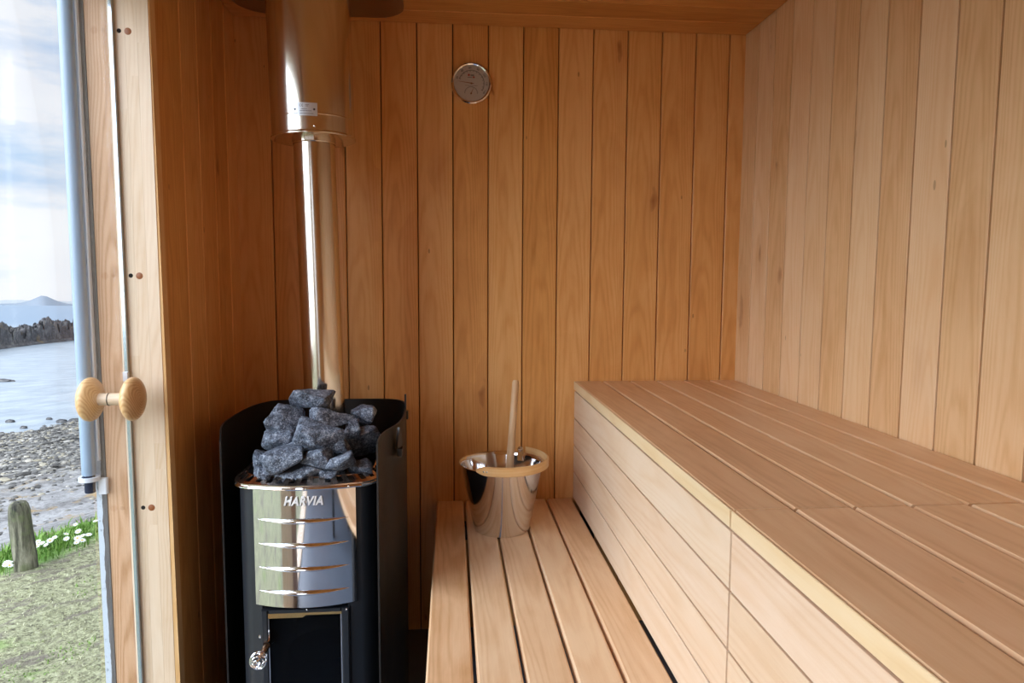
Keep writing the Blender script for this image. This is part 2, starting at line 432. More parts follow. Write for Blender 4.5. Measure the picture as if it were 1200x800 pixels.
# --- right wall
b = MB()
b.box((XR+0.012, YE-0.1, -0.02), (XR+0.03, 0.02, ZC+0.1), 1)
ys = [0.01] + [-0.099-0.1066*k for k in range(0, 31)]
ys = [y for y in ys if y > YE-0.1]
for i in range(len(ys)-1):
    b.board((XR+0.014, ys[i+1]+0.0026, -0.01), (0, 0, 1), (0, 1, 0), (-1, 0, 0), ZC+0.05, ys[i]-ys[i+1]-0.0052, TH, 0.0007, rnd.random())
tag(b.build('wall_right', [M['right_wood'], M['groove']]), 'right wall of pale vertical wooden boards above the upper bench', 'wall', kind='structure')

# --- left wall (between back wall and door)
def left_boards(b, y_hi, y_lo, first, z0=-0.01, z1=ZC+0.04, inner=XL):
    ys = [y_hi] + [first-0.112*k for k in range(0, 40) if y_lo+0.06 < first-0.112*k < y_hi-0.01] + [y_lo]
    for i in range(len(ys)-1):
        b.board((inner-0.014, ys[i+1]+0.0015, z0), (0, 0, 1), (0, 1, 0), (1, 0, 0), z1-z0, ys[i]-ys[i+1]-0.0030, TH, 0.0022, rnd.random())
b = MB()
b.box((XL-0.05, YJ+0.02, -0.02), (XL-0.012, 0.02, ZC+0.1), 1)
left_boards(b, 0.01, YJ+0.016, -0.09)
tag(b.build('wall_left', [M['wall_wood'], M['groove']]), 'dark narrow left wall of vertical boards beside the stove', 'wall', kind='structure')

# --- ceiling (boards run across)
b = MB()
b.box((XL-0.1, YE-0.1, ZC+0.012), (XR+0.1, 0.05, ZC+0.03), 1)
ys = [-0.003, -0.104] + [-0.213-0.108*k for k in range(0, 31)]
ys = [y for y in ys if y > YE-0.1]
for i in range(len(ys)-1):
    b.board((XL+0.004, ys[i]-0.0012, ZC+0.014), (1, 0, 0), (0, -1, 0), (0, 0, -1), XR-XL-0.008, ys[i]-ys[i+1]-0.0030, TH, 0.002, rnd.random())
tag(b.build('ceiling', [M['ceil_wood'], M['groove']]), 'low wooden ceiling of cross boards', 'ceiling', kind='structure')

# --- floor
b = MB(); b.box((XL-0.16, YE-0.1, -0.03), (XR+0.03, 0.03, 0.0))
tag(b.build('floor', M['floor']), 'slate blue sauna floor', 'floor', kind='structure')

# --- wall behind the viewer
b = MB()
b.box((XL-0.1, YE-0.03, -0.02), (XR+0.1, YE-0.012, ZC+0.1), 1)
x = XL-0.02
while x < XR:
    b.board((x+0.0015, YE-0.014, -0.01), (0, 0, 1), (1, 0, 0), (0, 1, 0), ZC+0.05, 0.1105-0.0030, TH, 0.0022, rnd.random()); x += 0.1105
tag(b.build('wall_front', [M['wall_wood'], M['groove']]), 'boarded wall behind the viewer', 'wall', kind='structure')

# --- left side glazing: far jamb at YJ, door, middle post, picture window
ZL0, ZL1 = 0.02, 1.79
YP0, YP1 = -1.36, -1.56       # middle post
YW1 = YE+0.06
b = MB()
# laminated pine post at the far jamb (its face looks at the viewer), three laminations side by side
for k, (x0, x1) in enumerate([(-0.7175, -0.697), (-0.6968, -0.672), (-0.6718, XL)]):
    zz = [0.0, 0.46+0.13*k, 0.98-0.1*k, 1.52+0.07*k, ZC]
    for q in range(4):
        b.prism((x0, YJ, zz[q]), (0, 0, 1), (1, 0, 0), (0, 1, 0), [(0, 0), (x1-x0, 0), (x1-x0, 0.014 if k == 2 else 0.05), (0, 0.014 if k == 2 else 0.05)], zz[q+1]-zz[q], rnd.random())
post = tag(b.build('trim_1', M['pine']), 'pale laminated pine door post with pairs of screw holes', 'door post', kind='structure')
# slim corner strip that covers the end of the lining boards
b = MB()
z0, z1 = 0.0, ZC
i = [b.vert(p, wc, 0.3) for p, wc in [((XL, YJ+0.0005, z0), (0, 0, 0)), ((XL+0.011, YJ+0.002, z0), (0, .011, 0)), ((XL+0.011, YJ+0.03, z0), (0, .011, .03)), ((XL, YJ+0.03, z0), (0, 0, .03)),
     ((XL, YJ+0.0005, z1), (2, 0, 0)), ((XL+0.0015, YJ+0.002, z1), (2, .001, 0)), ((XL+0.0015, YJ+0.03, z1), (2, .001, .03)), ((XL, YJ+0.03, z1), (2, 0, .03))]]
for f in [(0, 1, 5, 4), (1, 2, 6, 5), (2, 3, 7, 6), (3, 0, 4, 7), (0, 3, 2, 1), (4, 5, 6, 7)]: b.face([i[q] for q in f])
tag(b.build('trim_2', M['bail_wood']), 'thin tapering wooden corner strip beside the pine post', 'trim', kind='structure')
# screw holes: small plugs, two at each height
for z_, xs_ in ((1.683, -0.699), (1.159, -0.697), (0.631, -0.6925)):
    b = MB()
    b.lathe([(0.0, 0.0004), (0.0042, 0.0004), (0.0048, 0.0), (0.0048, -0.004)], (xs_-0.0095, YJ, z_), (0, -1, 0), 16, 0)
    b.lathe([(0.0, 0.0004), (0.0068, 0.0004), (0.0076, 0.0), (0.0076, -0.004)], (xs_+0.0088, YJ, z_-0.0005), (0, -1, 0), 16, 1)
    h = b.build('screw_hole', [M['black_gap'], M['needle']], post)
# batten just outside the glass, plywood jamb, flaking outer board
b = MB(); b.bbox((-0.7330, YJ, 0), (-0.7252, YJ+0.05, ZC), 0.001, 0, 0.2)
tag(b.build('trim_3', M['pine']), 'thin pale batten outside the glass', 'trim', kind='structure')
b = MB(); b.bbox((-0.780, YJ+0.002, -0.3), (-0.7335, YJ+0.06, ZC+0.05), 0.0008, 0, 0.61)
tag(b.build('trim_4', M['plywood']), 'plywood door jamb with wavy grain seen through the glass', 'trim', kind='structure')
b = MB(); b.prism((-0.780, YJ, -0.35), (0, 0, 1), (-1, 0, 0), (0, 1, 0), [(0, 0), (0.022, 0), (0.022, 0.012), (0.0, 0.012)], ZC+0.45, 0.5)
# wc across runs outward from the plywood: flip so that bare board lies next to it
b.wc = [(a_, 0.022-b_, c_) for a_, b_, c_ in b.wc]
tag(b.build('trim_5', M['flake']), 'outer corner board with flaking pale paint over weathered grey', 'trim', kind='structure')
b = MB(); b.box((-0.796, YJ+0.013, -0.35), (-0.70, 0.05, ZC+0.1))
tag(b.build('wall_outside', M['cladding']), 'outer cladding of the sauna beside the door', 'wall', kind='structure')

def jamb(name, y0, y1, label):
    b = MB(); b.bbox((-0.80, y0, -0.02), (XL, y1, ZC+0.02), 0.002, 0, rnd.random())
    tag(b.build(name, M['pine']), label, 'door post', kind='structure')
jamb('trim_6', YP1, YP0, 'pine post between the glass door and the side window')
jamb('trim_7', YE, YW1, 'pine post at the viewer end of the side window')
b = MB(); b.bbox((-0.80, YE, ZL1), (XL, YJ, ZC+0.02), 0.002, 0, 0.44)
tag(b.build('trim_8', M['pine']), 'head rail above the glass', 'trim', kind='structure')
b = MB(); b.bbox((-0.80, YE, -0.02), (XL-0.02, YJ, ZL0-0.008), 0.001, 0, 0.14)
tag(b.build('trim_9', M['pine']), 'sill rail below the glass', 'trim', kind='structure')
# side window
b = MB(); b.box((-0.7248, YW1, ZL0), (-0.7170, YP1, ZL1))
tag(b.build('window_1', M['glass']), 'full height side window pane toward the sea', 'window', kind='structure')
# door: glass pane, bright edge, knob
door = empty('door_1', (-0.7210, YJ, 0.0), 'frameless glass door toward the beach with a round wooden knob', 'door', kind='structure')
b = MB(); b.box((-0.7248, YP0+0.004, ZL0), (-0.7172, YJ-0.010, ZL1))
b.build('glass_pane', M['glass'], door)
b = MB(); b.bbox((-0.7252, YJ-0.010, ZL0-0.01), (-0.7174, YJ-0.0005, ZL1+0.01), 0.0008)
tag(b.build('edge_strip', M['glass_edge'], door), 'bright bluish polished glass edge')
b = MB(); b.bbox((-0.7275, YJ-0.014, 0.925), (-0.7165, YJ-0.006, 0.945), 0.001)
b.build('latch_plate', M['plate_alu'], door)
# knob: two turned discs on a stem through the glass
KY, KZ = -0.680, 0.896
knob = empty('door_knob', (0, 0, 0)); knob.parent = door
def disc_prof(Rd, T, n=18):
    pr = []
    for k in range(n+1):
        a = -PI/2 + PI*k/n
        pr.append((max(0.0, Rd*math.cos(a)**0.82 if math.cos(a) > 1e-6 else 0.0), T*math.sin(a)))
    pr[0] = (0.0, -T); pr[-1] = (0.0, T)
    return pr
bpy.data.objects.remove(knob)
b = MB()
b.lathe([(0.0135, -0.045), (0.0130, -0.0325), (0.0130, 0.0325), (0.0135, 0.045)], (-0.7210, KY, KZ), (1, 0, 0), 28, 0)
b.lathe([(0.0136, -0.006), (0.0142, -0.0055), (0.0142, -0.0045), (0.0136, -0.004)], (-0.7210, KY, KZ), (1, 0, 0), 28, 1, close=True)
stem = b.build('knob_stem', [M['pine'], M['black_plastic']], door)
for nm, cx_ in (('inner', -0.7210+0.0435), ('outer', -0.7210-0.0435)):
    b = MB(); b.lathe(disc_prof(0.047, 0.019), (cx_, KY, KZ), (1, 0, 0), 48, 0, seed=0.37 if nm == 'inner' else 0.83)
    b.build('knob', M['knob'], door)

# ================================================================== BENCHES
def bench_module(name, y0, y1, label, seedbase):
    r_ = random.Random(seedbase)
    root = empty(name, (XR-0.27, (y0+y1)/2, 0.0), label, 'bench')
    L = y0-y1
    b = MB()
    XB = 0.4044
    xs = [XB+0.09*k for k in range(7)]
    for k in range(6):
        a0 = xs[k]+(0.0 if k == 0 else 0.0022); a1 = xs[k+1]-0.0022 if k < 5 else XR-0.003
        b.board((a0, y0-0.002, 0.798), (0, -1, 0), (1, 0, 0), (0, 0, 1), L-0.004, a1-a0, 0.027, 0.0035, r_.random())
        if k == 0:
            # the outer edge of the front plank is paler: own strip with rounded arris
            pass
    b.build('seat', M['bench_wood'], root)
    b = MB()
    b.board((XB-0.004, y0-0.002, 0.7975), (0, -1, 0), (1, 0, 0), (0, 0, 1), L-0.004, 0.0038, 0.0272, 0.0010, r_.random())
    tag(b.build('front_edge', M['edge_wood'], root), 'pale front edge')
    b = MB()
    zt = [0.796, 0.706, 0.616, 0.527, 0.437]
    for k in range(4):
        b.board((XB+0.016, y0-0.002, zt[k+1]), (0, -1, 0), (0, 0, 1), (-1, 0, 0), L-0.004, zt[k]-zt[k+1]-0.0042, 0.018, 0.0008, r_.random())
    b.build('front_panel', M['fascia_wood'], root)
    for px_ in (XB+0.020, XR-0.052):
        for py_ in (y1+0.01, y0-0.05):
            b = MB(); b.box((px_, py_, 0.0), (px_+0.04, py_+0.04, 0.7965)); b.build('leg', M['black_gap'], root)
    # dark void under the slats
    return root
bench_module('upper_bench', -0.002, -1.268, 'upper wooden bench section reaching the back wall, with pale boarded front', 11)
bench_module('upper_bench', -1.270, -3.20, 'nearer upper wooden bench section at the lower right, past the joint', 12)

root = empty('lower_bench', (0.18, -1.6, 0.0), 'low slatted wooden bench carrying the steel bucket', 'bench')
r_ = random.Random(5)
b = MB()
xs = [-0.0474, 0.0425, 0.1325, 0.2235, 0.313, 0.4015]
for k in range(5):
    g0 = 0.0 if k == 0 else 0.0035
    b.board((xs[k]+g0, -0.003, 0.408), (0, -1, 0), (1, 0, 0), (0, 0, 1), 3.18, xs[k+1]-xs[k]-g0-0.0035, 0.026, 0.004, r_.random())
b.build('seat', M['low_wood'], root)
b = MB()
for y_ in (-0.12, -1.1, -2.1, -3.0):
    b = MB()
    b.box((-0.01, y_-0.04, 0.362), (0.39, y_, 0.4075))
    b.box((0.0, y_-0.04, 0.0), (0.04, y_, 0.362))
    b.box((0.345, y_-0.04, 0.0), (0.385, y_, 0.362))
    b.build('trestle', M['soot'], root)

# ================================================================== STOVE
SX, SY = -0.336, -0.43
stove = empty('wood_burning_stove', (SX, SY, 0.0), 'black wood-burning sauna stove with polished steel front panel and curved shield', 'stove')
PH = 0.117; SAG = 0.019; YF = -0.615
def front_y(x): return YF - SAG*(1-((x-SX)/PH)**2)
def body_plan(off=0.0, y_back=-0.23):
    p = []
    n = 16
    for k in range(n+1):
        x = -PH + 2*PH*k/n
        p.append((SX+x, front_y(SX+x)-off))
    # right column, rounded
    cx, cy_, rx, ry = SX+PH, YF+0.075, 0.046+off, 0.075+off
    for k in range(1, 11):
        a = -PI/2 + PI/2*k/10
        p.append((cx+rx*math.cos(a), cy_+ry*math.sin(a)))
    p.append((SX+PH+rx, y_back-0.03+off*0)); 
    p.append((SX+PH+rx-0.02, y_back+off)); p.append((SX-PH-rx+0.02, y_back+off)); p.append((SX-PH-rx, y_back-0.03))
    for k in range(10, 0, -1):
        a = -PI/2 + PI/2*k/10
        p.append((SX-PH-rx*math.cos(a), cy_+ry*math.sin(a)))
    return p
def extrude_plan(b, plan, z0, z1, mi=0, sm=True):
    n = len(plan)
    A = [b.vert((x, y, z0)) for x, y in plan]; B_ = [b.vert((x, y, z1)) for x, y in plan]
    for i in range(n):
        j = (i+1) % n; b.face((A[i], A[j], B_[j], B_[i]), mi, sm)
    b.face(A[::-1], mi); b.face(B_, mi)
b = MB()
# upper casing: a wall of sheet (outer + inner), open at top to hold the stones
plan = body_plan()
def shell(b, outer, inner, z0, z1, zi, mi=0):
    n = len(outer)
    A = [b.vert((x, y, z0)) for x, y in outer]; B_ = [b.vert((x, y, z1)) for x, y in outer]
    D = [b.vert((x, y, z1)) for x, y in inner]; E_ = [b.vert((x, y, zi)) for x, y in inner]
    for i in range(n):
        j = (i+1) % n
        b.face((A[i], A[j], B_[j], B_[i]), mi, True); b.face((B_[i], B_[j], D[j], D[i]), mi); b.face((D[i], D[j], E_[j], E_[i]), mi, True)
    b.face(A[::-1], mi); b.face(E_, mi)
def scale_plan(plan, s, cx=SX, cy_=-0.43): return [(cx+(x-cx)*s, cy_+(y-cy_)*s) for x, y in plan]
shell(b, plan, scale_plan(plan, 0.955), 0.400, 0.684, 0.640)
# lower casing: U around the firebox, open to the front between the columns
DW0, DW1 = SX-0.098, SX+0.094
u = [p for p in plan if p[0] > DW1 and p[1] < YF+0.08 and p[0] > SX]   # right column points
right = [(DW1, front_y(DW1)+0.004)] + [p for p in plan[:17+10] if p[0] > DW1] + [(SX+PH+0.046, -0.26), (SX+PH+0.026, -0.23)]
left = [(2*SX-x, y) for x, y in right[::-1]]
left = left[:-1] + [(DW0, front_y(DW0)+0.004)]
uplan = right + left + [(DW0, -0.30), (DW1, -0.30)]
extrude_plan(b, uplan, 0.03, 0.400)
base = [(x, y) for x, y in plan]
extrude_plan(b, scale_plan(plan, 0.97), 0.03, 0.135)
for sx_ in (-0.11, 0.11):
    for y_ in (-0.56, -0.28):
        b.lathe([(0.014, 0.0), (0.016, 0.004), (0.012, 0.03)], (SX+sx_, y_, 0.0), (0, 0, 1), 16)
b.build('body', M['stove_black'], stove)
# firebox lining + ash bed
b = MB()
b.box((DW0+0.001, -0.305, 0.136), (DW1-0.001, -0.301, 0.399), 0)
b.lathe([(0.0, 0.012), (0.05, 0.010), (0.08, 0.0), (0.0, 0.0)], (SX, -0.45, 0.206), (0, 0, 1), 32, 1)
b.lathe([(0.080, 0.069), (0.084, 0.069), (0.088, 0.0), (0.084, 0.0)], (SX, -0.45, 0.136), (0, 0, 1), 32, 1, close=True)
b.build('firebox', [M['soot'], M['firebrick']], stove)
# steel front panel (curved sheet)
def curved_sheet(b, x0, x1, z0, z1, off, th, nx=32, zsag=0.0, mi=0, bulge=None):
    f = []; k_ = []
    for i in range(nx+1):
        x = x0+(x1-x0)*i/nx; y = front_y(x)-off
        s_ = zsag*(1-((x-(x0+x1)/2)/((x1-x0)/2))**2)
        f.append((b.vert((x, y-th, z0-s_)), b.vert((x, y-th, z1)))); k_.append((b.vert((x, y, z0-s_)), b.vert((x, y, z1))))
    for i in range(nx):
        b.face((f[i][0], f[i+1][0], f[i+1][1], f[i][1]), mi, True)
        b.face((k_[i][0], k_[i][1], k_[i+1][1], k_[i+1][0]), mi, True)
        b.face((f[i][1], f[i+1][1], k_[i+1][1], k_[i][1]), mi); b.face((f[i][0], k_[i][0], k_[i+1][0], f[i+1][0]), mi)
    b.face((f[0][0], f[0][1], k_[0][1], k_[0][0]), mi); b.face((f[-1][0], k_[-1][0], k_[-1][1], f[-1][1]), mi)
b = MB(); curved_sheet(b, SX-0.1155, SX+0.1155, 0.402, 0.683, 0.002, 0.004, zsag=0.004)
panel = b.build('front_panel', M['panel_steel'], stove)
# four lens-shaped pressed ridges
for zc in (0.606, 0.549, 0.493, 0.437):
    b = MB(); nx, nz = 36, 8
    g_ = []
    for i in range(nx+1):
        s_ = -1+2*i/nx; x = SX-0.003+s_*0.102; h = 0.0062*(1-abs(s_)**2.2)+0.0004
        row = []
        for j in range(nz+1):
            q = -1+2*j/nz
            z = zc+h*q - 0.0035*(1-s_*s_)
            y = front_y(x)-0.006-0.0085*(1-q*q)**0.8*(1-s_*s_)**0.6*(0.75-0.25*q)
            row.append(b.vert((x, y, z)))
        g_.append(row)
    for i in range(nx):
        for j in range(nz): b.face((g_[i][j], g_[i+1][j], g_[i+1][j+1], g_[i][j+1]), 0, True)
    b.build('louvre', M['panel_steel'], panel)
# raised maker's name
cu = bpy.data.curves.new('lettering', 'FONT'); cu.body = 'HARVIA'; cu.size = 0.0265; cu.shear = 0.28; cu.offset = 0.0008
cu.extrude = 0.0016; cu.bevel_depth = 0.0003; cu.align_x = 'CENTER'; cu.align_y = 'CENTER'; cu.space_character = 1.12
tmp = bpy.data.objects.new('tmp_text', cu); C.objects.link(tmp)
bpy.context.view_layer.update()
me = bpy.data.meshes.new_from_object(tmp.evaluated_get(bpy.context.evaluated_depsgraph_get()))
bpy.data.objects.remove(tmp)
xs_ = [v.co.x for v in me.vertices]; wtx = max(xs_)-min(xs_); mx_ = (max(xs_)+min(xs_))/2
for v in me.vertices:
    x = SX+0.001+(v.co.x-mx_)*0.088/wtx; z = 0.6495+v.co.y; d = v.co.z
    v.co = (x-SX, front_y(x)-0.0075-d-SY, z)
me.materials.clear(); me.materials.append(M['letter'])
o = bpy.data.objects.new('lettering', me); C.objects.link(o); o.parent = panel
me2 = me.copy(); me2.materials.clear(); me2.materials.append(M['black_plastic'])  # black offset copy stands in for the shadow behind the letters
for v in me2.vertices: v.co = (v.co.x+0.0012, v.co.y+0.0012, v.co.z-0.0009)
o2 = bpy.data.objects.new('lettering_shadow', me2); C.objects.link(o2); o2.parent = panel
# rim ring with slots: outer lip, inner ring, cross bars
pl_o = body_plan(0.010); pl_i = scale_plan(body_plan(0.0), 0.90)
def resample(plan, n):
    P = [Vector((x, y)) for x, y in plan]; P.append(P[0]); L = [0]
    for i in range(1, len(P)): L.append(L[-1]+(P[i]-P[i-1]).length)
    out = []; k = 0
    for i in range(n):
        s_ = L[-1]*i/n
        while L[k+1] < s_: k += 1
        f_ = (s_-L[k])/(L[k+1]-L[k]); out.append(P[k].lerp(P[k+1], f_))
    return out
NS = 200
ro = resample(pl_o, NS)
cen = Vector((SX, -0.43))
b = MB()
def ring_pt(i, f_, z):
    p = ro[i % NS]; q = cen+(p-cen)*(1-f_)
    return (q.x, q.y, z)
levels = [(0.0, 0.676), (0.0, 0.687), (0.012, 0.688), (0.040, 0.6905), (0.125, 0.699), (0.145, 0.700), (0.145, 0.697), (0.125, 0.696), (0.040, 0.6875), (0.012, 0.685)]
vid = [[b.vert(ring_pt(i, f_, z)) for (f_, z) in levels] for i in range(NS)]
for i in range(NS):
    j = (i+1) % NS
    slot = (i % 4) in (0, 1)
    nl = len(levels)
    for k in range(nl):
        k2 = (k+1) % nl
        if slot and k in (3, 7): continue
        b.face((vid[i][k], vid[j][k], vid[j][k2], vid[i][k2]), 0, False)
    if slot:
        # walls of the slot
        if i % 4 == 0: b.face((vid[i][3], vid[i][4], vid[i][7], vid[i][8]))
        if i % 4 == 1: b.face((vid[j][3], vid[j][4], vid[j][7], vid[j][8]))
b.build('rim', M['rim_steel'], stove)
b = MB()
lip = [(x, y, 0.6795) for x, y in [tuple(p) for p in ro]]
b.tube(lip, 0.0042, 8, closed=True)
tag(b.build('lip', M['panel_steel'], stove), 'bright rounded steel lip under the rim')
for x_ in (SX+0.003, SX+0.102):
    b = MB(); b.lathe([(0.0, 0.003), (0.003, 0.002), (0.0035, 0.0)], (x_, front_y(x_)-0.0145, 0.680), (0, -1, 0), 14)
    b.build('screw', M['chrome'], stove)
# door: frame bars, glass, strip, handle
b = MB()
sd = empty('stove_door', (0, 0, 0)); bpy.data.objects.remove(sd)
DX0, DX1, DZ0, DZ1 = SX-0.103, SX+0.098, 0.150, 0.390
GX0, GX1, GZ0, GZ1 = SX-0.087, SX+0.080, 0.175, 0.382
yd = -0.632
b.bbox((DX0, yd, DZ0), (GX0, yd+0.022, DZ1), 0.003)
b.bbox((GX1, yd, DZ0), (DX1, yd+0.022, DZ1), 0.003)
b.bbox((GX0, yd+0.001, GZ1), (GX1, yd+0.022, DZ1), 0.003)
b.bbox((GX0, yd+0.001, DZ0), (GX1, yd+0.022, GZ0), 0.003)
sdoor = b.build('door', M['stove_black'], stove)
b = MB(); b.box((GX0, yd+0.006, GZ0), (GX1, yd+0.010, GZ1))
b.build('door_glass', M['stove_glass'], sdoor)
b = MB()
zt_ = GZ1; 
b.prism((0, yd+0.0015, 0), (0, 1, 0), (1, 0, 0), (0, 0, 1), [(GX0, zt_-0.0115), (GX0+0.078, zt_-0.0115), (GX0+0.086, zt_-0.006), (GX1, zt_-0.006), (GX1, zt_), (GX0, zt_)], 0.004)
tag(b.build('glass_strip', M['brass'], sdoor), 'stepped brass-coloured strip along the top of the glass')
b = MB(); b.box((GX1-0.0025, yd+0.0015, GZ0), (GX1, yd+0.0055, GZ1-0.006)); b.build('glass_clip', M['chrome'], sdoor)
b = MB(); b.box((GX0, yd+0.0015, GZ0), (GX0+0.0020, yd+0.0055, GZ1-0.0115))
b.build('glass_clip', M['chrome'], sdoor)
HX, HZ = -0.434, 0.297
b = MB()
b.lathe([(0.0075, 0.0), (0.0085, 0.004), (0.0085, 0.012)], (DX0+0.014, yd+0.002, 0.312), (0, -1, 0), 20)
b.tube([(DX0+0.014, yd-0.008, 0.310), (DX0+0.012, yd-0.020, 0.308), (HX+0.004, yd-0.036, HZ+0.004)], 0.0075, 14)
handle = b.build('door_handle', M['copper'], sdoor)
b = MB()
for q in range(5):   # sprung wire handle: stacked loops shrinking towards the tip
    rr_ = [0.0150, 0.0178, 0.0178, 0.0130, 0.0065][q]
    yq = yd-0.034-0.0058*q
    b.tube([(HX+rr_*math.cos(2*PI*k/28), yq-0.0050*k/28, HZ+rr_*math.sin(2*PI*k/28)) for k in range(29)], 0.0021, 8)
b.lathe([(0.0, 0.003), (0.003, 0.002), (0.0035, -0.02)], (HX, yd-0.056, HZ), (0, -1, 0), 14)
b.build('wire_grip', M['chrome'], handle)
b = MB(); b.lathe([(0.0, 0.004), (0.003, 0.003), (0.004, 0.0)], (DX0-0.002, yd-0.001, 0.330), (0, -1, 0), 14)
b.build('hinge_pin', M['chrome'], sdoor)
for x_, z_ in ((SX+0.002, 0.3895), (DX1-0.006, 0.387)):
    b = MB(); b.lathe([(0.0, 0.003), (0.002, 0.002), (0.003, 0.0)], (x_, yd, z_), (0, -1, 0), 12)
    b.build('screw', M['chrome'], sdoor)

# curved heat shield wrapped round the stove
SH = [(-0.540, -0.555), (-0.552, -0.510), (-0.565, -0.45), (-0.567, -0.375), (-0.566, -0.276), (-0.552, -0.185), (-0.524, -0.138), (-0.486, -0.127),
      (-0.40, -0.124), (-0.326, -0.124), (-0.24, -0.124), (-0.175, -0.130), (-0.146, -0.160), (-0.133, -0.21), (-0.128, -0.296), (-0.126, -0.39), (-0.129, -0.453), (-0.141, -0.52), (-0.155, -0.560), (-0.164, -0.612), (-0.165, -0.690)]
def smooth_path(P, it=2):
    for _ in range(it):
        Q = [P[0]]
        for a_, c_ in zip(P[:-1], P[1:]):
            Q.append(tuple(a_[i]*0.75+c_[i]*0.25 for i in range(len(a_)))); Q.append(tuple(a_[i]*0.25+c_[i]*0.75 for i in range(len(a_))))
        Q.append(P[-1]); P = Q
    return P
SP = smooth_path(SH, 2)
b = MB()
n = len(SP); rows = []
for i, (x, y) in enumerate(SP):
    a_ = SP[max(i-1, 0)]; c_ = SP[min(i+1, n-1)]
    tn = Vector((c_[0]-a_[0], c_[1]-a_[1])).normalized(); nr = Vector((-tn.y, tn.x))  # left of travel = outside
    # top edge: full height, dipping at both free ends
    q = min(1.0, max(0.0, (y+0.545)/0.05)) if x < -0.4 else min(1.0, max(0.0, (y+0.70)/0.03))
    zt = 0.795 - (0.022*(1-q)**2 if x < -0.4 else 0.012*(1-q)**2)
    ox, oy = x+nr.x*0.004, y+nr.y*0.004
    rows.append([b.vert((x, y, 0.02)), b.vert((x, y, zt)), b.vert((ox, oy, zt)), b.vert((ox, oy, 0.02))])
for i in range(n-1):
    A, B_ = rows[i], rows[i+1]
    for k in range(4):
        b.face((A[k], B_[k], B_[(k+1) % 4], A[(k+1) % 4]), 0, k in (0, 2))
b.face(rows[0]); b.face(rows[-1])
sh = tag(b.build('heat_shield', M['shield_black'], stove), 'curved matt black shield sheet around sides and back')
# small hanging brackets on its right outer face
b = MB()
b.prism((-0.1300, -0.520, 0.0), (0.9, -0.3, 0), (0.3, 0.9, 0), (0, 0, 1), [(-0.020, 0.742), (0.020, 0.742), (0.003, 0.792), (-0.003, 0.792)], 0.006)
b.build('shield_bracket', M['black_plastic'], sh)
b = MB(); b.bbox((-0.131, -0.535, 0.722), (-0.119, -0.505, 0.741), 0.002)
b.build('shield_bracket', M['black_plastic'], sh)
b = MB(); b.bbox((-0.131, -0.270, 0.760), (-0.121, -0.245, 0.782), 0.002); b.bbox((-0.131, -0.262, 0.782), (-0.126, -0.252, 0.83), 0.001)
b.build('shield_bracket', M['stove_black'], sh)
b = MB(); b.lathe([(0.0, 0.003), (0.003, 0.002), (0.004, 0.0)], (-0.5665, -0.43, 0.745), (-1, 0, 0), 12); b.build('shield_rivet', M['copper'], sh)
b = MB(); b.lathe([(0.0, 0.003), (0.003, 0.002), (0.004, 0.0)], (-0.5665, -0.43, 0.770), (-1, 0, 0), 12)
b.build('shield_rivet', M['copper'], sh)

# ================================================================== STONES
STONES = [
    (-0.341, -0.480, 0.862, 0.116, 0.062, 8, 'topmost grey stone crowning the heap on the stove'),
    (-0.393, -0.520, 0.816, 0.104, 0.066, -20, 'rough grey stone at the upper left, just under the topmost stone'),
    (-0.291, -0.505, 0.822, 0.118, 0.054, 8, 'wide speckled stone at the upper right, just under the topmost stone'),
    (-0.222, -0.440, 0.806, 0.066, 0.058, 10, 'small dark brownish stone at the upper right of the heap, nearest the shield back'),
    (-0.412, -0.545, 0.770, 0.084, 0.062, 5, 'blocky speckled stone at the left edge, halfway up the heap'),
    (-0.307, -0.570, 0.785, 0.134, 0.072, -6, 'largest pale blue-grey stone in the middle of the heap'),
    (-0.240, -0.505, 0.786, 0.040, 0.048, 0, 'little dark stone wedged at the right of the largest stone'),
    (-0.218, -0.470, 0.745, 0.090, 0.088, 0, 'big shadowed brown stone against the right side of the shield'),
    (-0.384, -0.595, 0.733, 0.100, 0.066, 6, 'broad pale stone at the lower left front of the heap'),
    (-0.317, -0.582, 0.743, 0.088, 0.050, -12, 'angular stone below the largest stone, centre of the heap'),
    (-0.257, -0.598, 0.729, 0.087, 0.044, 33, 'long tilted slab-like stone at the lower right front'),
    (-0.331, -0.592, 0.703, 0.082, 0.040, 0, 'low stone peeping over the rim at the bottom centre'),
    (-0.431, -0.588, 0.703, 0.058, 0.040, 0, 'low stone in the bottom left corner behind the rim'),
    (-0.222, -0.560, 0.703, 0.069, 0.046, -10, 'dark stone in the bottom right corner behind the rim'),
    (-0.457, -0.530, 0.724, 0.040, 0.048, 0, 'small shadowed stone at the far left edge of the heap'),
    (-0.270, -0.555, 0.758, 0.060, 0.050, 15, 'shadowed stone wedged between the largest stone and the tilted slab'),
    (-0.372, -0.500, 0.768, 0.062, 0.060, 30, 'dark stone showing in the gap left of the largest stone'),
    (-0.390, -0.592, 0.692, 0.060, 0.036, -8, 'low stone behind the rim under the broad pale stone'),
    (-0.282, -0.594, 0.698, 0.060, 0.034, 5, 'low stone behind the rim under the tilted slab'),
]
import bmesh
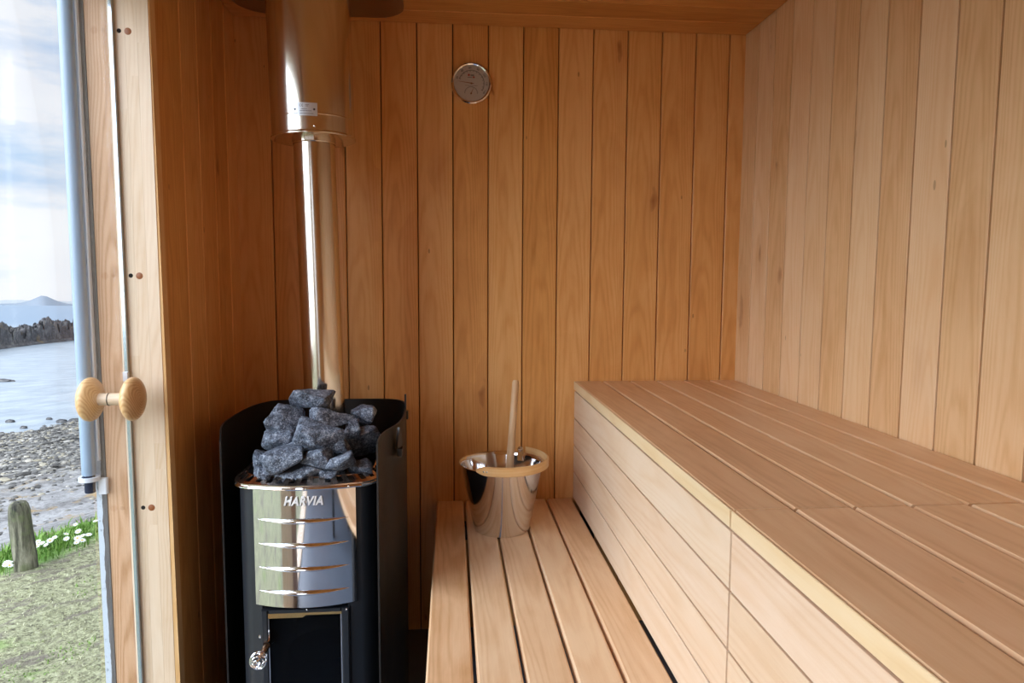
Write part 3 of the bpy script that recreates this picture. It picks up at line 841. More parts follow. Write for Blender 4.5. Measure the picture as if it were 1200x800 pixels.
def make_stone(i, x, y, z, w_, h_, rot, label):
    r_ = random.Random([311, 107, 114, 121, 128, 135, 142, 149, 156, 163, 170, 177, 184, 191, 198, 205, 212, 219, 226][i])
    bm = bmesh.new()
    pts = []
    for k in range(15):
        while True:
            p = Vector((r_.uniform(-1, 1), r_.uniform(-1, 1), r_.uniform(-1, 1)))
            if 0.55 < p.length < 1.25 and max(abs(p.x), abs(p.y), abs(p.z)) > 0.62: break
        pts.append(bm.verts.new(p))
    res = bmesh.ops.convex_hull(bm, input=pts)
    bmesh.ops.delete(bm, geom=list({g_ for g_ in res['geom_interior'] + res['geom_unused'] if isinstance(g_, bmesh.types.BMVert)}), context='VERTS')
    # normalise to unit box
    mn = [min(v.co[k] for v in bm.verts) for k in range(3)]; mx = [max(v.co[k] for v in bm.verts) for k in range(3)]
    for v in bm.verts:
        for k in range(3): v.co[k] = (v.co[k]-mn[k])/(mx[k]-mn[k])-0.5
    dpt = min(w_, h_*1.5, 0.085)
    for v in bm.verts: v.co = Vector((v.co.x*w_, v.co.y*dpt, v.co.z*h_))
    bmesh.ops.bevel(bm, geom=bm.edges[:], offset=min(w_, h_)*0.05, segments=1, affect='EDGES')
    bmesh.ops.triangulate(bm, faces=bm.faces[:])
    for _ in range(2):
        bmesh.ops.subdivide_edges(bm, edges=[e for e in bm.edges if e.calc_length() > 0.007], cuts=1)
        bmesh.ops.triangulate(bm, faces=bm.faces[:])
    bm.normal_update()
    off = Vector((i*3.1, 7.7, 1.3))
    mv = []
    for v in bm.verts:
        a_ = noise.fractal((v.co*38)+off, 0.9, 2.0, 4)*0.0026 + noise.noise((v.co*16)+off)*0.002
        mv.append(v.co+v.normal*a_)
    for v, p in zip(bm.verts, mv): v.co = p
    me = bpy.data.meshes.new('sauna_stone'); bm.to_mesh(me); bm.free()
    for p in me.polygons: p.use_smooth = True
    me.set_sharp_from_angle(angle=R(17))
    me.materials.append(M['stone'])
    o = bpy.data.objects.new('sauna_stone', me); C.objects.link(o)
    o.location = (x, y, z); o.rotation_euler = (r_.uniform(-0.15, 0.15), R(-rot), r_.uniform(-0.2, 0.2))
    tag(o, label or 'grey stone buried inside the heap on the stove, hidden by the stones in front', 'stone', 'sauna stones heaped on the stove')
for i, s_ in enumerate(STONES): make_stone(i, *s_)

# ================================================================== FLUE
flue = empty('flue_pipe', (-0.333, -0.35, 0.64), 'tall stainless steel chimney pipe rising from the stove to the ceiling', 'chimney pipe')
def fx(z): return -0.333-0.0205*(z-0.69)
FB = Vector((fx(0.645), -0.35, 0.645)); FT = Vector((fx(1.93), -0.35, 1.93)); FA = (FT-FB).normalized()
b = MB(); Lf = 1.52-0.645
b.lathe([(0.0, 0.0), (0.0525, 0.0), (0.0525, 0.05), (0.0525, Lf*0.5), (0.0525, Lf+0.02), (0.0, Lf+0.02)], FB, FA, 72)
b.build('inner_pipe', M['flue_steel'], flue)
b = MB()
b.lathe([(0.0533, 0), (0.0548, 0.002), (0.0548, 0.014), (0.0533, 0.016)], FB+FA*(Lf-0.022), FA, 64, close=True)
b.bbox((fx(1.5)-0.012, -0.4130, 1.499), (fx(1.5)+0.012, -0.4030, 1.513), 0.001)
b.build('pipe_clamp', M['flue_steel'], flue)
zs = 1.508
b = MB(); S0 = Vector((fx(zs), -0.35, zs)); Ls = ZC-0.006-zs
b.lathe([(0.054, 0.004), (0.054, 0.0), (0.101, 0.0), (0.1055, 0.001), (0.1060, 0.004), (0.1040, 0.007), (0.1040, 0.009), (0.1040, 0.0440), (0.1040, 0.0455), (0.1043, 0.0460), (0.1043, 0.0472), (0.1040, 0.0478), (0.1040, 0.0495), (0.1040, 0.060), (0.1040, Ls*0.5), (0.1040, Ls), (0.0, Ls)], S0, FA, 96)
sleeve = b.build('insulated_section', M['flue_steel'], flue)
b = MB(); b.lathe([(0.0, 0.003), (0.002, 0.002), (0.003, 0.0)], (fx(1.52)+0.022, -0.35-0.104, 1.524), (0, -1, 0), 12); b.build('screw', M['chrome'], sleeve)
# rating plate curved on the sleeve
b = MB(); Rp = 0.1048; az0 = math.asin((-0.3814-fx(1.57))/Rp); az1 = math.asin((-0.3213-fx(1.57))/Rp)
pz0, pz1 = 1.5480, 1.5790
def platept(u_, v_, d=0.0):
    a_ = az0+(az1-az0)*u_; return (fx(1.565)+(Rp+d)*math.sin(a_), -0.35-(Rp+d)*math.cos(a_), pz0+(pz1-pz0)*v_)
nu = 12
for k in range(nu):
    q = [b.vert(platept(k/nu, 0)), b.vert(platept((k+1)/nu, 0)), b.vert(platept((k+1)/nu, 1)), b.vert(platept(k/nu, 1))]
    q2 = [b.vert(platept(k/nu, 0, .0008)), b.vert(platept((k+1)/nu, 0, .0008)), b.vert(platept((k+1)/nu, 1, .0008)), b.vert(platept(k/nu, 1, .0008))]
    b.face(q[::-1]); b.face(q2); b.face((q[0], q[1], q2[1], q2[0])); b.face((q[3], q[2], q2[2], q2[3]))
plate = tag(b.build('rating_plate', M['plate_alu'], sleeve), 'small silver rating plate with CE mark')
b = MB()
def ink(u0, u1, v0, v1):
    n_ = max(1, int((u1-u0)*12))
    for k in range(n_):
        a_, c_ = u0+(u1-u0)*k/n_, u0+(u1-u0)*(k+1)/n_
        b.face([b.vert(platept(a_, v0, .0011)), b.vert(platept(c_, v0, .0011)), b.vert(platept(c_, v1, .0011)), b.vert(platept(a_, v1, .0011))])
def dot(u_, v_, r_):
    b.face([b.vert(platept(u_+r_*0.5*math.cos(2*PI*k/14), v_+r_*math.sin(2*PI*k/14), .0011)) for k in range(14)])
dot(0.13, 0.48, 0.085); dot(0.88, 0.50, 0.085)
# CE mark from two arcs
for cu_, bar in ((0.37, False), (0.45, True)):
    for k in range(8):
        a0_, a1_ = PI*0.5+PI*k/8, PI*0.5+PI*(k+1)/8
        pts_ = [(cu_+math.cos(a0_)*0.055, 0.78+math.sin(a0_)*0.12), (cu_+math.cos(a1_)*0.055, 0.78+math.sin(a1_)*0.12), (cu_+math.cos(a1_)*0.040, 0.78+math.sin(a1_)*0.085), (cu_+math.cos(a0_)*0.040, 0.78+math.sin(a0_)*0.085)]
        b.face([b.vert(platept(p[0], p[1], .0011)) for p in pts_])
    if bar: ink(cu_-0.045, cu_-0.01, 0.765, 0.795)
rk = random.Random(3)
for v_, rng_ in ((0.82, (0.54, 0.68)), (0.72, (0.56, 0.64)), (0.50, (0.37, 0.60)), (0.36, (0.32, 0.78)), (0.18, (0.07, 0.24)), (0.16, (0.33, 0.85))):
    u_ = rng_[0]
    while u_ < rng_[1]:
        l_ = rk.uniform(0.010, 0.03); ink(u_, min(u_+l_, rng_[1]), v_-0.025, v_+0.025); u_ += l_+0.012
b.build('plate_print', M['dial_ink'], plate)
# square ceiling plate with rounded corners
b = MB(); cxp, cyp, hx, hy, rc = -0.368, -0.275, 0.238, 0.225, 0.09
pp = []
for (sx_, sy_, a0_) in ((1, 1, 0), (-1, 1, 90), (-1, -1, 180), (1, -1, 270)):
    for k in range(9):
        a_ = R(a0_+90*k/8); pp.append((cxp+sx_*(hx-rc)+rc*math.cos(a_), cyp+sy_*(hy-rc)+rc*math.sin(a_)))
extrude_plan(b, pp, ZC-0.006, ZC-0.002, sm=False)
for k, x_ in enumerate((cxp+0.178,)):
    b.box((x_, cyp-hy+0.01, ZC-0.0072), (x_+0.003, cyp+hy-0.004, ZC-0.006))
b.build('ceiling_plate', M['collar_steel'], flue)

# ================================================================== BUCKET AND LADLE
BX, BY, BZ = 0.146, -0.262, 0.4345
bucket = empty('sauna_bucket', (BX, BY, BZ), 'shiny stainless steel bucket with bent wooden handle standing on the low bench', 'bucket')
b = MB(); H = 0.196
b.lathe([(0.0, 0.003), (0.070, 0.003), (0.074, 0.0), (0.079, 0.001), (0.081, 0.006), (0.1185, H-0.008), (0.120, H-0.004), (0.1235, H-0.002), (0.1245, H+0.001), (0.1225, H+0.002), (0.1190, H-0.001),
         (0.1165, H-0.010), (0.079, 0.010), (0.0, 0.008)], (BX, BY, BZ), (0, 0, 1), 96)
b.build('pail', M['steel'], bucket)
# bail: wooden hoop folded down on the rim, pivots front-left and back-right
th0, th1 = R(-118), R(52)
b = MB(); nb = 44; rows = []
for k in range(nb+1):
    f_ = k/nb; a_ = th0-R(8)+(th1-th0+R(8))*f_
    rr_ = 0.1275+0.002*math.sin(PI*f_)
    hh = 0.0135*min(1.0, (f_*nb+0.35)/3.0)**0.5
    zc = BZ+H+0.006-0.002*math.sin(PI*f_)
    d_ = Vector((math.cos(a_), math.sin(a_), 0)); O = Vector((BX, BY, zc))
    rows.append([b.vert(O+d_*rr_+Vector((0, 0, -hh)), (f_*0.38, -hh, 0)), b.vert(O+d_*(rr_+0.0055)+Vector((0, 0, -hh*0.8)), (f_*0.38, -hh, .006)),
                 b.vert(O+d_*(rr_+0.0055)+Vector((0, 0, hh*0.8)), (f_*0.38, hh, .006)), b.vert(O+d_*rr_+Vector((0, 0, hh)), (f_*0.38, hh, 0)),])
for k in range(nb):
    for q in range(4): b.face((rows[k][q], rows[k+1][q], rows[k+1][(q+1) % 4], rows[k][(q+1) % 4]), 0, True)
b.face(rows[0]); b.face(rows[-1])
bail = tag(b.build('handle', M['bail_wood'], bucket), 'flat bent-wood handle lying on the rim')
b = MB()
for a_ in (th0+R(2), th0+R(6)):
    d_ = Vector((math.cos(a_), math.sin(a_), 0))
    b.lathe([(0.0, 0.002), (0.0022, 0.0015), (0.003, 0.0)], Vector((BX, BY, BZ+H+0.006))+d_*0.1333, d_, 10)
b.build('rivet', M['chrome'], bail)
# ears: steel tabs rising from the rim carrying the pivots
for a_ in (R(56), th0+R(3)):
    d_ = Vector((math.cos(a_), math.sin(a_), 0)); tt = Vector((-d_.y, d_.x, 0)); O = Vector((BX, BY, BZ+H-0.022))+d_*0.1135
    b = MB(); hgt = 0.044 if a_ > 0 else 0.030
    prof = [(-0.009, 0.0), (0.009, 0.0), (0.009, hgt-0.009)] + [(0.009*math.cos(PI*k/8), hgt-0.009+0.009*math.sin(PI*k/8)) for k in range(1, 8)] + [(-0.009, hgt-0.009)]
    b.prism(O, -d_, tt, (0, 0, 1), prof, 0.003)
    b.lathe([(0.0, 0.004), (0.004, 0.003), (0.005, 0.0)], O+Vector((0, 0, hgt-0.010))-d_*0.003, -d_, 16)
    b.build('ear', M['chrome'], bucket)
# ladle
A_ = Vector((0.158, -0.262, 0.452)); B2 = Vector((0.1895, -0.215, 0.861))
ladle = empty('ladle', (A_.x, A_.y, BZ+0.012), 'wooden ladle with a long round handle standing in the bucket', 'ladle')
b = MB()
b.tube([A_, A_.lerp(B2, 0.3), A_.lerp(B2, 0.7), A_.lerp(B2, 0.985), B2], [0.0115, 0.0118, 0.0108, 0.0100, 0.0070], 24)
b.build('handle', M['ladle_wood'], ladle)
b = MB(); b.lathe([(0.0, 0.0), (0.028, 0.0), (0.034, 0.006), (0.036, 0.034), (0.033, 0.034), (0.031, 0.008), (0.0, 0.004)], A_+Vector((-0.030, 0.0, -0.006)), (0, 0, 1), 40)
b.build('scoop', M['steel'], ladle)

# ================================================================== THERMOMETER
TX, TZ = 0.0665, 1.757
thm = empty('sauna_thermometer', (TX, 0, TZ), 'round chrome-rimmed thermometer and hygrometer dial high on the back wall', 'thermometer')
b = MB(); b.lathe([(0.0, 0.001), (0.055, 0.001), (0.061, 0.003), (0.0625, 0.010), (0.0615, 0.017), (0.0580, 0.020), (0.0545, 0.018), (0.0535, 0.013), (0.0, 0.013)], (TX, 0, TZ), (0, -1, 0), 80)
b.build('case', M['chrome'], thm)
b = MB(); b.lathe([(0.0, 0.0142), (0.0535, 0.0142), (0.0535, 0.0132), (0.0, 0.0132)], (TX, 0, TZ), (0, -1, 0), 64)
dial = b.build('dial', M['dial_white'], thm)
b = MB(); YD = -0.0147
def dquad(b, p, mi=0): b.face([b.vert((TX+x_, YD, TZ+z_)) for x_, z_ in p], mi)
def tick(a_, r0, r1, w_, cx_=0, cz_=0, mi=0):
    c_, s_ = math.cos(a_), math.sin(a_)
    dquad(b, [(cx_+r0*c_-w_*s_, cz_+r0*s_+w_*c_), (cx_+r1*c_-w_*s_, cz_+r1*s_+w_*c_), (cx_+r1*c_+w_*s_, cz_+r1*s_-w_*c_), (cx_+r0*c_+w_*s_, cz_+r0*s_-w_*c_)], mi)
def arc(r0, r1, a0_, a1_, n_=60, cx_=0, cz_=0, mi=0):
    for k in range(n_):
        p, q = a0_+(a1_-a0_)*k/n_, a0_+(a1_-a0_)*(k+1)/n_
        dquad(b, [(cx_+r0*math.cos(p), cz_+r0*math.sin(p)), (cx_+r1*math.cos(p), cz_+r1*math.sin(p)), (cx_+r1*math.cos(q), cz_+r1*math.sin(q)), (cx_+r0*math.cos(q), cz_+r0*math.sin(q))], mi)
A0, A1 = R(160), R(-32)
arc(0.0395, 0.0402, A0, A1)
for k in range(61): tick(A0+(A1-A0)*k/60, 0.0372 if k % 5 else 0.0350, 0.0400, 0.00042 if k % 5 else 0.0007)
arc(0.0200, 0.0207, R(180), R(0), 30, -0.001, -0.030)
for k in range(21): tick(R(180)-R(180)*k/20, 0.0178, 0.0203, 0.0004, -0.001, -0.030)
# little red and grey maker's squares, caption lines
dquad(b, [(-0.011, 0.022), (-0.005, 0.022), (-0.005, 0.028), (-0.011, 0.028)], 1); dquad(b, [(0.004, 0.016), (0.010, 0.016), (0.010, 0.021), (0.004, 0.021)], 1)
dquad(b, [(-0.003, 0.022), (0.008, 0.022), (0.008, 0.0265), (-0.003, 0.0265)], 2); dquad(b, [(-0.012, 0.017), (0.002, 0.017), (0.002, 0.019), (-0.012, 0.019)], 2)
x_ = -0.019
while x_ < 0.019: dquad(b, [(x_, -0.0075), (x_+0.0016, -0.0075), (x_+0.0016, -0.0058), (x_, -0.0058)], 2); x_ += 0.0024
M['grey_ink'] = simple('grey_ink', (0.20, 0.16, 0.14), 0.6, nscale=30)
b.build('scale_markings', [M['dial_ink'], M['red_ink'], M['grey_ink']], dial)
# numerals round the scale
for k, s_ in enumerate(['20', '40', '60', '80', '100', '120', '140']):
    cu = bpy.data.curves.new('numeral', 'FONT'); cu.body = s_; cu.size = 0.0085; cu.align_x = 'CENTER'; cu.align_y = 'CENTER'; cu.extrude = 0.0001
    tmp = bpy.data.objects.new('tmp_text', cu); C.objects.link(tmp); bpy.context.view_layer.update()
    me = bpy.data.meshes.new_from_object(tmp.evaluated_get(bpy.context.evaluated_depsgraph_get())); bpy.data.objects.remove(tmp)
    a_ = A0+(A1-A0)*k/6; rot = a_-PI/2; c_, sn = math.cos(rot), math.sin(rot)
    for v in me.vertices:
        x0_, z0_ = v.co.x, v.co.y
        v.co = (0.0466*math.cos(a_)+x0_*c_-z0_*sn, YD-v.co.z-0.0001, 0.0466*math.sin(a_)+x0_*sn+z0_*c_)
    me.materials.clear(); me.materials.append(M['dial_ink'])
    o = bpy.data.objects.new('numeral', me); C.objects.link(o); o.parent = dial
def needle(name, cx_, cz_, a_, L0, L1, w_):
    global b
    b = MB(); c_, s_ = math.cos(a_), math.sin(a_)
    prof = [(-L0, -w_*0.6), (0, -w_), (L1, -0.0003), (L1, 0.0003), (0, w_), (-L0, w_*0.6)]
    b.prism((TX+cx_, -0.0160, TZ+cz_), (0, -1, 0), (c_, 0, s_), (-s_, 0, c_), prof, 0.0005)
    b.lathe([(0.0, 0.003), (0.0022, 0.0026), (0.0028, 0.0)], (TX+cx_, -0.0150, TZ+cz_), (0, -1, 0), 16)
    b.build(name, M['needle'], thm)
needle('needle', 0.0, 0.0, R(172), 0.008, 0.042, 0.0012)
needle('needle', -0.001, -0.030, R(66), 0.004, 0.018, 0.0010)
b = MB(); b.lathe([(0.0, 0.0196), (0.040, 0.0192), (0.0545, 0.0182), (0.0545, 0.0178), (0.0, 0.0188)], (TX, 0, TZ), (0, -1, 0), 48)
b.build('dial_glass', M['dial_glass'], thm)

# ================================================================== OUTSIDE POLE
pole = empty('drain_pipe', (-0.8034, YJ-0.02, 0.68), 'pale blue outdoor pipe with a dark end cap, clipped to the outer corner', 'pipe')
b = MB(); b.lathe([(0.0, 0.0), (0.0135, 0.0), (0.0145, 0.002), (0.0145, 0.03), (0.0145, 0.8), (0.0145, 1.40), (0.0, 1.40)], (-0.8068, YJ-0.018, 0.715), (0, 0, 1), 40)
b.build('pipe', M['white_paint'], pole)
b = MB(); b.lathe([(0.0, 0.0), (0.0100, 0.0), (0.0110, 0.002), (0.0110, 0.040), (0.0, 0.040)], (-0.8060, YJ-0.018, 0.6745), (0, 0, 1), 32)
b.build('end_cap', M['navy_cap'], pole)
b = MB(); b.lathe([(0.0148, 0.0), (0.0215, 0.0), (0.0215, 0.009), (0.0148, 0.009)], (-0.8068, YJ-0.018, 0.702), (0, 0, 1), 36, close=True)
b.bbox((-0.7925, YJ-0.012, 0.668), (-0.774, YJ-0.0005, 0.704), 0.002)
b.build('clip', M['white_clip'], pole)
b = MB(); b.bbox((-0.7918, YJ-0.012, 0.745), (-0.7878, YJ-0.0005, 1.95), 0.001)
b.build('backing_rail', M['white_clip'], pole)

# ================================================================== OUTDOORS (gravity frame is tilted a little against the parked sauna)
NV = Vector((0.0106659, 0.04279968, 0.99902674)).normalized()
SD = Vector((-0.877, 0.480, 0)); SD = (SD-NV*SD.dot(NV)).normalized()     # seaward
TD = NV.cross(SD) * -1                                                     # along the shore, away
if TD.y < 0: TD = -TD
def W(s, tt, h): return CAM + SD*s + TD*tt - NV*h
def lerp_tab(tab, s):
    if s <= tab[0][0]: return tab[0][1]
    for (a0_, v0), (a1_, v1) in zip(tab[:-1], tab[1:]):
        if s <= a1_: return v0+(v1-v0)*(s-a0_)/(a1_-a0_)
    return tab[-1][1]
DEPTH = [(-2, 1.80), (3.0, 1.80), (5.0, 1.85), (5.7, 1.92), (6.3, 2.02), (8.0, 2.35), (12.0, 2.75), (19.5, 3.38), (23, 3.75), (34, 5.0)]
def edge_s(tt): return 5.35+0.20*noise.noise(Vector((0, tt*0.7, 3)))+0.12*noise.noise(Vector((0, tt*2.9, 3)))
def depth(s, tt):
    d_ = lerp_tab(DEPTH, s)
    p = Vector((s, tt, 0))
    if s < 5.2: d_ -= 0.015*noise.noise(p*1.7)+0.012*noise.noise(p*5)
    else:
        am = min(1.0, (s-5.2)/1.0)
        lay = noise.noise(Vector((s*0.55, tt*0.18, 4.0)))
        d_ -= am*(0.12*lay + 0.05*round(noise.noise(Vector((s*0.9, tt*0.35, 9.0)))*3)/1.0*0.6 + 0.02*noise.noise(p*4))
        if s > 16: d_ -= 0.10*noise.noise(p*0.9)*min(1, (s-16)/3)
    return d_
ss = []; s = -1.6
while s < 30: ss.append(s); s += 0.07 if 1.5 < s < 7 else (0.16 if 1.0 < s < 22 else 0.5)
ts = []; s = -16.0
while s < 22: ts.append(s); s += 0.07 if 0.8 < s < 5 else (0.18 if 0 < s < 14 else 0.6)
def ground_mat():
    m, t, b, out = new_mat('mossy_turf_and_rock')
    wc = t.new('ShaderNodeAttribute', attribute_name='wc').outputs['Vector']    # (s, t, depth)
    sp_ = t.new('ShaderNodeSeparateXYZ', {0: wc}); S = sp_.outputs[0]
    # turf
    n1 = t.noise(wc, 3.0, 5, 0.65); n2 = t.noise(wc, 22.0, 5, 0.7); n3 = t.noise(wc, 70.0, 3, 0.7)
    turf = t.ramp(t.math('ADD', t.math('MULTIPLY', n2, 0.6), t.math('MULTIPLY', n3, 0.4)), [(0.38, (0.07, 0.06, 0.048)), (0.46, (0.25, 0.25, 0.15)), (0.55, (0.43, 0.44, 0.27)), (0.67, (0.60, 0.60, 0.42))])
    turf = t.mix(t.ramp(n1, [(0.58, 0.0), (0.70, 0.6)]), turf, t.mix(n2, (0.10, 0.22, 0.04), (0.34, 0.50, 0.13)))
    dirt = t.ramp(t.noise(t.vmul(wc, (5.0, 1.6, 1)), 1.6, 6, 0.7, 0.5), [(0.52, 0.0), (0.60, 0.85)])
    turf = t.mix(dirt, turf, t.mix(n3, (0.11, 0.09, 0.075), (0.30, 0.26, 0.22)))
    # green fringe
    fr = t.math('ADD', S, t.math('MULTIPLY', t.noise(wc, 1.4, 4, 0.6), 1.1))
    fringe = t.ramp(t.math('SUBTRACT', fr, 5.55), [(0.0, 0.0), (0.30, 1.0)])
    turf = t.mix(fringe, turf, t.mix(n3, (0.05, 0.16, 0.02), (0.25, 0.50, 0.08)))
    # rock / shingle
    r1 = t.noise(t.vmul(wc, (1.6, 0.5, 1)), 1.2, 6, 0.7, 0.6); r2 = t.noise(wc, 16, 5, 0.75)
    rock = t.ramp(t.math('ADD', t.math('MULTIPLY', r1, 0.5), t.math('MULTIPLY', r2, 0.5)), [(0.36, (0.13, 0.125, 0.12)), (0.48, (0.31, 0.305, 0.305)), (0.62, (0.50, 0.50, 0.50))])
    rock = t.mix(t.ramp(t.noise(wc, 2.6, 5, 0.7), [(0.55, 0.0), (0.62, 0.75)]), rock, (0.40, 0.27, 0.11))
    vo = t.new('ShaderNodeTexVoronoi', {'Vector': t.vmul(wc, (1, 0.8, 1)), 'Scale': 7.5})
    vsc = t.new('ShaderNodeSeparateColor', {0: vo.outputs['Color']})
    peb = t.ramp(vsc.outputs[0], [(0.0, (0.16, 0.15, 0.13)), (0.5, (0.34, 0.33, 0.31)), (0.9, (0.58, 0.55, 0.49))])
    peb = t.mix(t.ramp(vo.outputs['Distance'], [(0.35, 0.0), (0.6, 0.85)]), peb, (0.07, 0.065, 0.06))
    rock = t.mix(t.ramp(t.math('MULTIPLY', S, 0.05), [(0.46, 0.0), (0.56, 0.85)]), rock, peb)
    iss = t.math('ADD', S, t.math('MULTIPLY', t.noise(wc, 2.2, 3, 0.6), 0.8))
    fmask = t.math('GREATER_THAN', iss, 6.15)
    c = t.mix(fmask, turf, rock)
    t.put(b.inputs['Base Color'], c); b.inputs['Roughness'].default_value = 0.9
    b.inputs['Specular IOR Level'].default_value = 0.2
    h = t.math('ADD', t.math('MULTIPLY', n2, 0.6), t.math('MULTIPLY', r2, 0.6))
    t.put(b.inputs['Normal'], t.new('ShaderNodeBump', {'Strength': 0.7, 'Distance': 0.03, 'Height': h}).outputs[0])
    return m
M['ground'] = ground_mat()
b = MB()
ids = [[b.vert(W(s_, t_, depth(s_, t_)), (s_, t_, 0)) for t_ in ts] for s_ in ss]
for i in range(len(ss)-1):
    for j in range(len(ts)-1):
        b.face((ids[i][j], ids[i][j+1], ids[i+1][j+1], ids[i+1][j]), 0, True)
tag(b.build('shore_ground', M['ground'], angle=180), 'mossy turf sloping to a grey rocky shore outside the door', 'ground', kind='structure')

# sea
def sea_mat():
    m, t, b, out = new_mat('rippled_sea')
    wc = t.new('ShaderNodeAttribute', attribute_name='wc').outputs['Vector']
    sp_ = t.new('ShaderNodeSeparateXYZ', {0: wc})
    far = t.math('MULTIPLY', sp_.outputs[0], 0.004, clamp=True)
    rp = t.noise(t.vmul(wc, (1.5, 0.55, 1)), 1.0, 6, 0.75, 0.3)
    near = t.ramp(rp, [(0.38, (0.27, 0.34, 0.41)), (0.62, (0.47, 0.54, 0.60))])  # pale base tone stands in for sky reflected on the near water
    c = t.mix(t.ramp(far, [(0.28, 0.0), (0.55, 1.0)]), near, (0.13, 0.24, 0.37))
    t.put(b.inputs['Base Color'], c); b.inputs['Roughness'].default_value = 0.30
    t.put(b.inputs['Normal'], t.new('ShaderNodeBump', {'Strength': 0.35, 'Distance': 0.12, 'Height': rp}).outputs[0])
    return m
M['sea'] = sea_mat()
b = MB()
HS = 3.42
rows_s = [18, 30, 60, 100, 200, 500, 1500, 5000]; rows_t = [-3000, -800, -200, -50, -15, 0, 10, 20, 40, 80, 200, 800, 3000, 9000]
ids = [[b.vert(W(s_, t_, HS), (s_, t_, 0)) for t_ in rows_t] for s_ in rows_s]
for i in range(len(rows_s)-1):
    for j in range(len(rows_t)-1): b.face((ids[i][j], ids[i][j+1], ids[i+1][j+1], ids[i+1][j]), 0, False)
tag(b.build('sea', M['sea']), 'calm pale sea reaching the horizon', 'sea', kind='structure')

# hills on the horizon
def hill_mat(name, col):
    m, t, b, out = new_mat(name)
    nz = t.noise(t.new('ShaderNodeTexCoord').outputs['Object'], 0.01, 4, 0.6)
    t.put(b.inputs['Base Color'], t.mix(nz, col, tuple(x*1.08 for x in col))); b.inputs['Roughness'].default_value = 1.0
    b.inputs['Specular IOR Level'].default_value = 0.0
    return m
M['hill'] = hill_mat('hazy_blue_hill', (0.25, 0.29, 0.34)); M['hill2'] = hill_mat('pale_hazy_hill', (0.38, 0.41, 0.43))  # distance haze is mixed into both hill base colours
def azdir(az): return (Vector((math.sin(az), math.cos(az), 0)) - NV*Vector((math.sin(az), math.cos(az), 0)).dot(NV)).normalized()
def ridge(name, mat, dist, prof, label, thick=600):
    b = MB(); rows = []
    for az, h in prof:
        d_ = azdir(R(az))
        top = CAM+d_*(dist+thick/2)+NV*(dist*h-HS)
        rows.append([b.vert(CAM+d_*dist-NV*(HS+4)), b.vert(top), b.vert(CAM+d_*(dist+thick)-NV*(HS+4))])
    for a_, c_ in zip(rows[:-1], rows[1:]):
        b.face((a_[0], c_[0], c_[1], a_[1]), 0, True); b.face((a_[1], c_[1], c_[2], a_[2]), 0, True)
    b.face(rows[0]); b.face(rows[-1])
    tag(b.build(name, mat), label, 'hill', kind='structure')
# azimuth of image column x: yaw + atan((x-600)/f)
def azx(px): return math.degrees(yaw+math.atan((px-600)/804.988))
pr_ = []
for k in range(61):
    px = -160+k*6
    h = 0.0016+0.0008*noise.noise(Vector((k*0.25, 5, 0)))
    h += 0.0085*math.exp(-abs((px-52)/13.0)**1.7)+0.0030*math.exp(-((px-50)/30.0)**2)
    pr_.append((azx(px), h))
ridge('distant_hill', M['hill'], 4200, pr_, 'blue cone-shaped hill on the horizon')
ridge('distant_hill', M['hill2'], 4900, [(azx(-200+k*8), 0.0058+0.0016*noise.noise(Vector((k*0.2, 9, 0)))) for k in range(60)], 'paler low ridge behind the cone-shaped hill')

# dark rocks
def rock_mat():
    m, t, b, out = new_mat('dark_shore_rock')
    gco = t.new('ShaderNodeTexCoord').outputs['Object']
    n = t.noise(gco, 0.9, 6, 0.75); n2 = t.noise(gco, 5, 5, 0.7)
    c = t.ramp(t.math('ADD', t.math('MULTIPLY', n, 0.6), t.math('MULTIPLY', n2, 0.4)), [(0.38, (0.035, 0.035, 0.04)), (0.52, (0.14, 0.14, 0.15)), (0.66, (0.34, 0.33, 0.31))])
    c = t.mix(t.ramp(t.noise(gco, 0.6, 4, 0.6), [(0.6, 0.0), (0.7, 0.6)]), c, (0.38, 0.28, 0.14))
    t.put(b.inputs['Base Color'], c); b.inputs['Roughness'].default_value = 0.85
    t.put(b.inputs['Normal'], t.new('ShaderNodeBump', {'Strength': 0.8, 'Distance': 0.3, 'Height': n2}).outputs[0])
    return m
M['rock'] = rock_mat()
def rock_mesh(name, P, size, seed, rotz=0.0, mat=None, sub=3, amp=0.28, freq=1.6):
    bm = bmesh.new(); bmesh.ops.create_icosphere(bm, subdivisions=sub, radius=1.0)
    off = Vector((seed*5.3, seed*2.1, 0))
    for v in bm.verts:
        d_ = noise.voronoi(v.co*1.3+off)[0][0]*0.5
        v.co = v.co*(0.85+amp*noise.fractal(v.co*freq+off, 0.8, 2.0, 4)+0.25*d_)
        v.co = Vector((v.co.x*size[0], v.co.y*size[1], v.co.z*size[2]))
    me = bpy.data.meshes.new(name); bm.to_mesh(me); bm.free()
    me.materials.append(mat or M['rock'])
    o = bpy.data.objects.new(name, me); C.objects.link(o); o.location = P; o.rotation_euler = (0, 0, rotz)
    return o
def img_pt(px, depth_below, py=None, dist=None):
    """point at the azimuth of column px, standing on the level surface depth_below under the eye, seen at row py"""
    d_ = azdir(R(azx(px)))
    return CAM+d_*dist-NV*depth_below
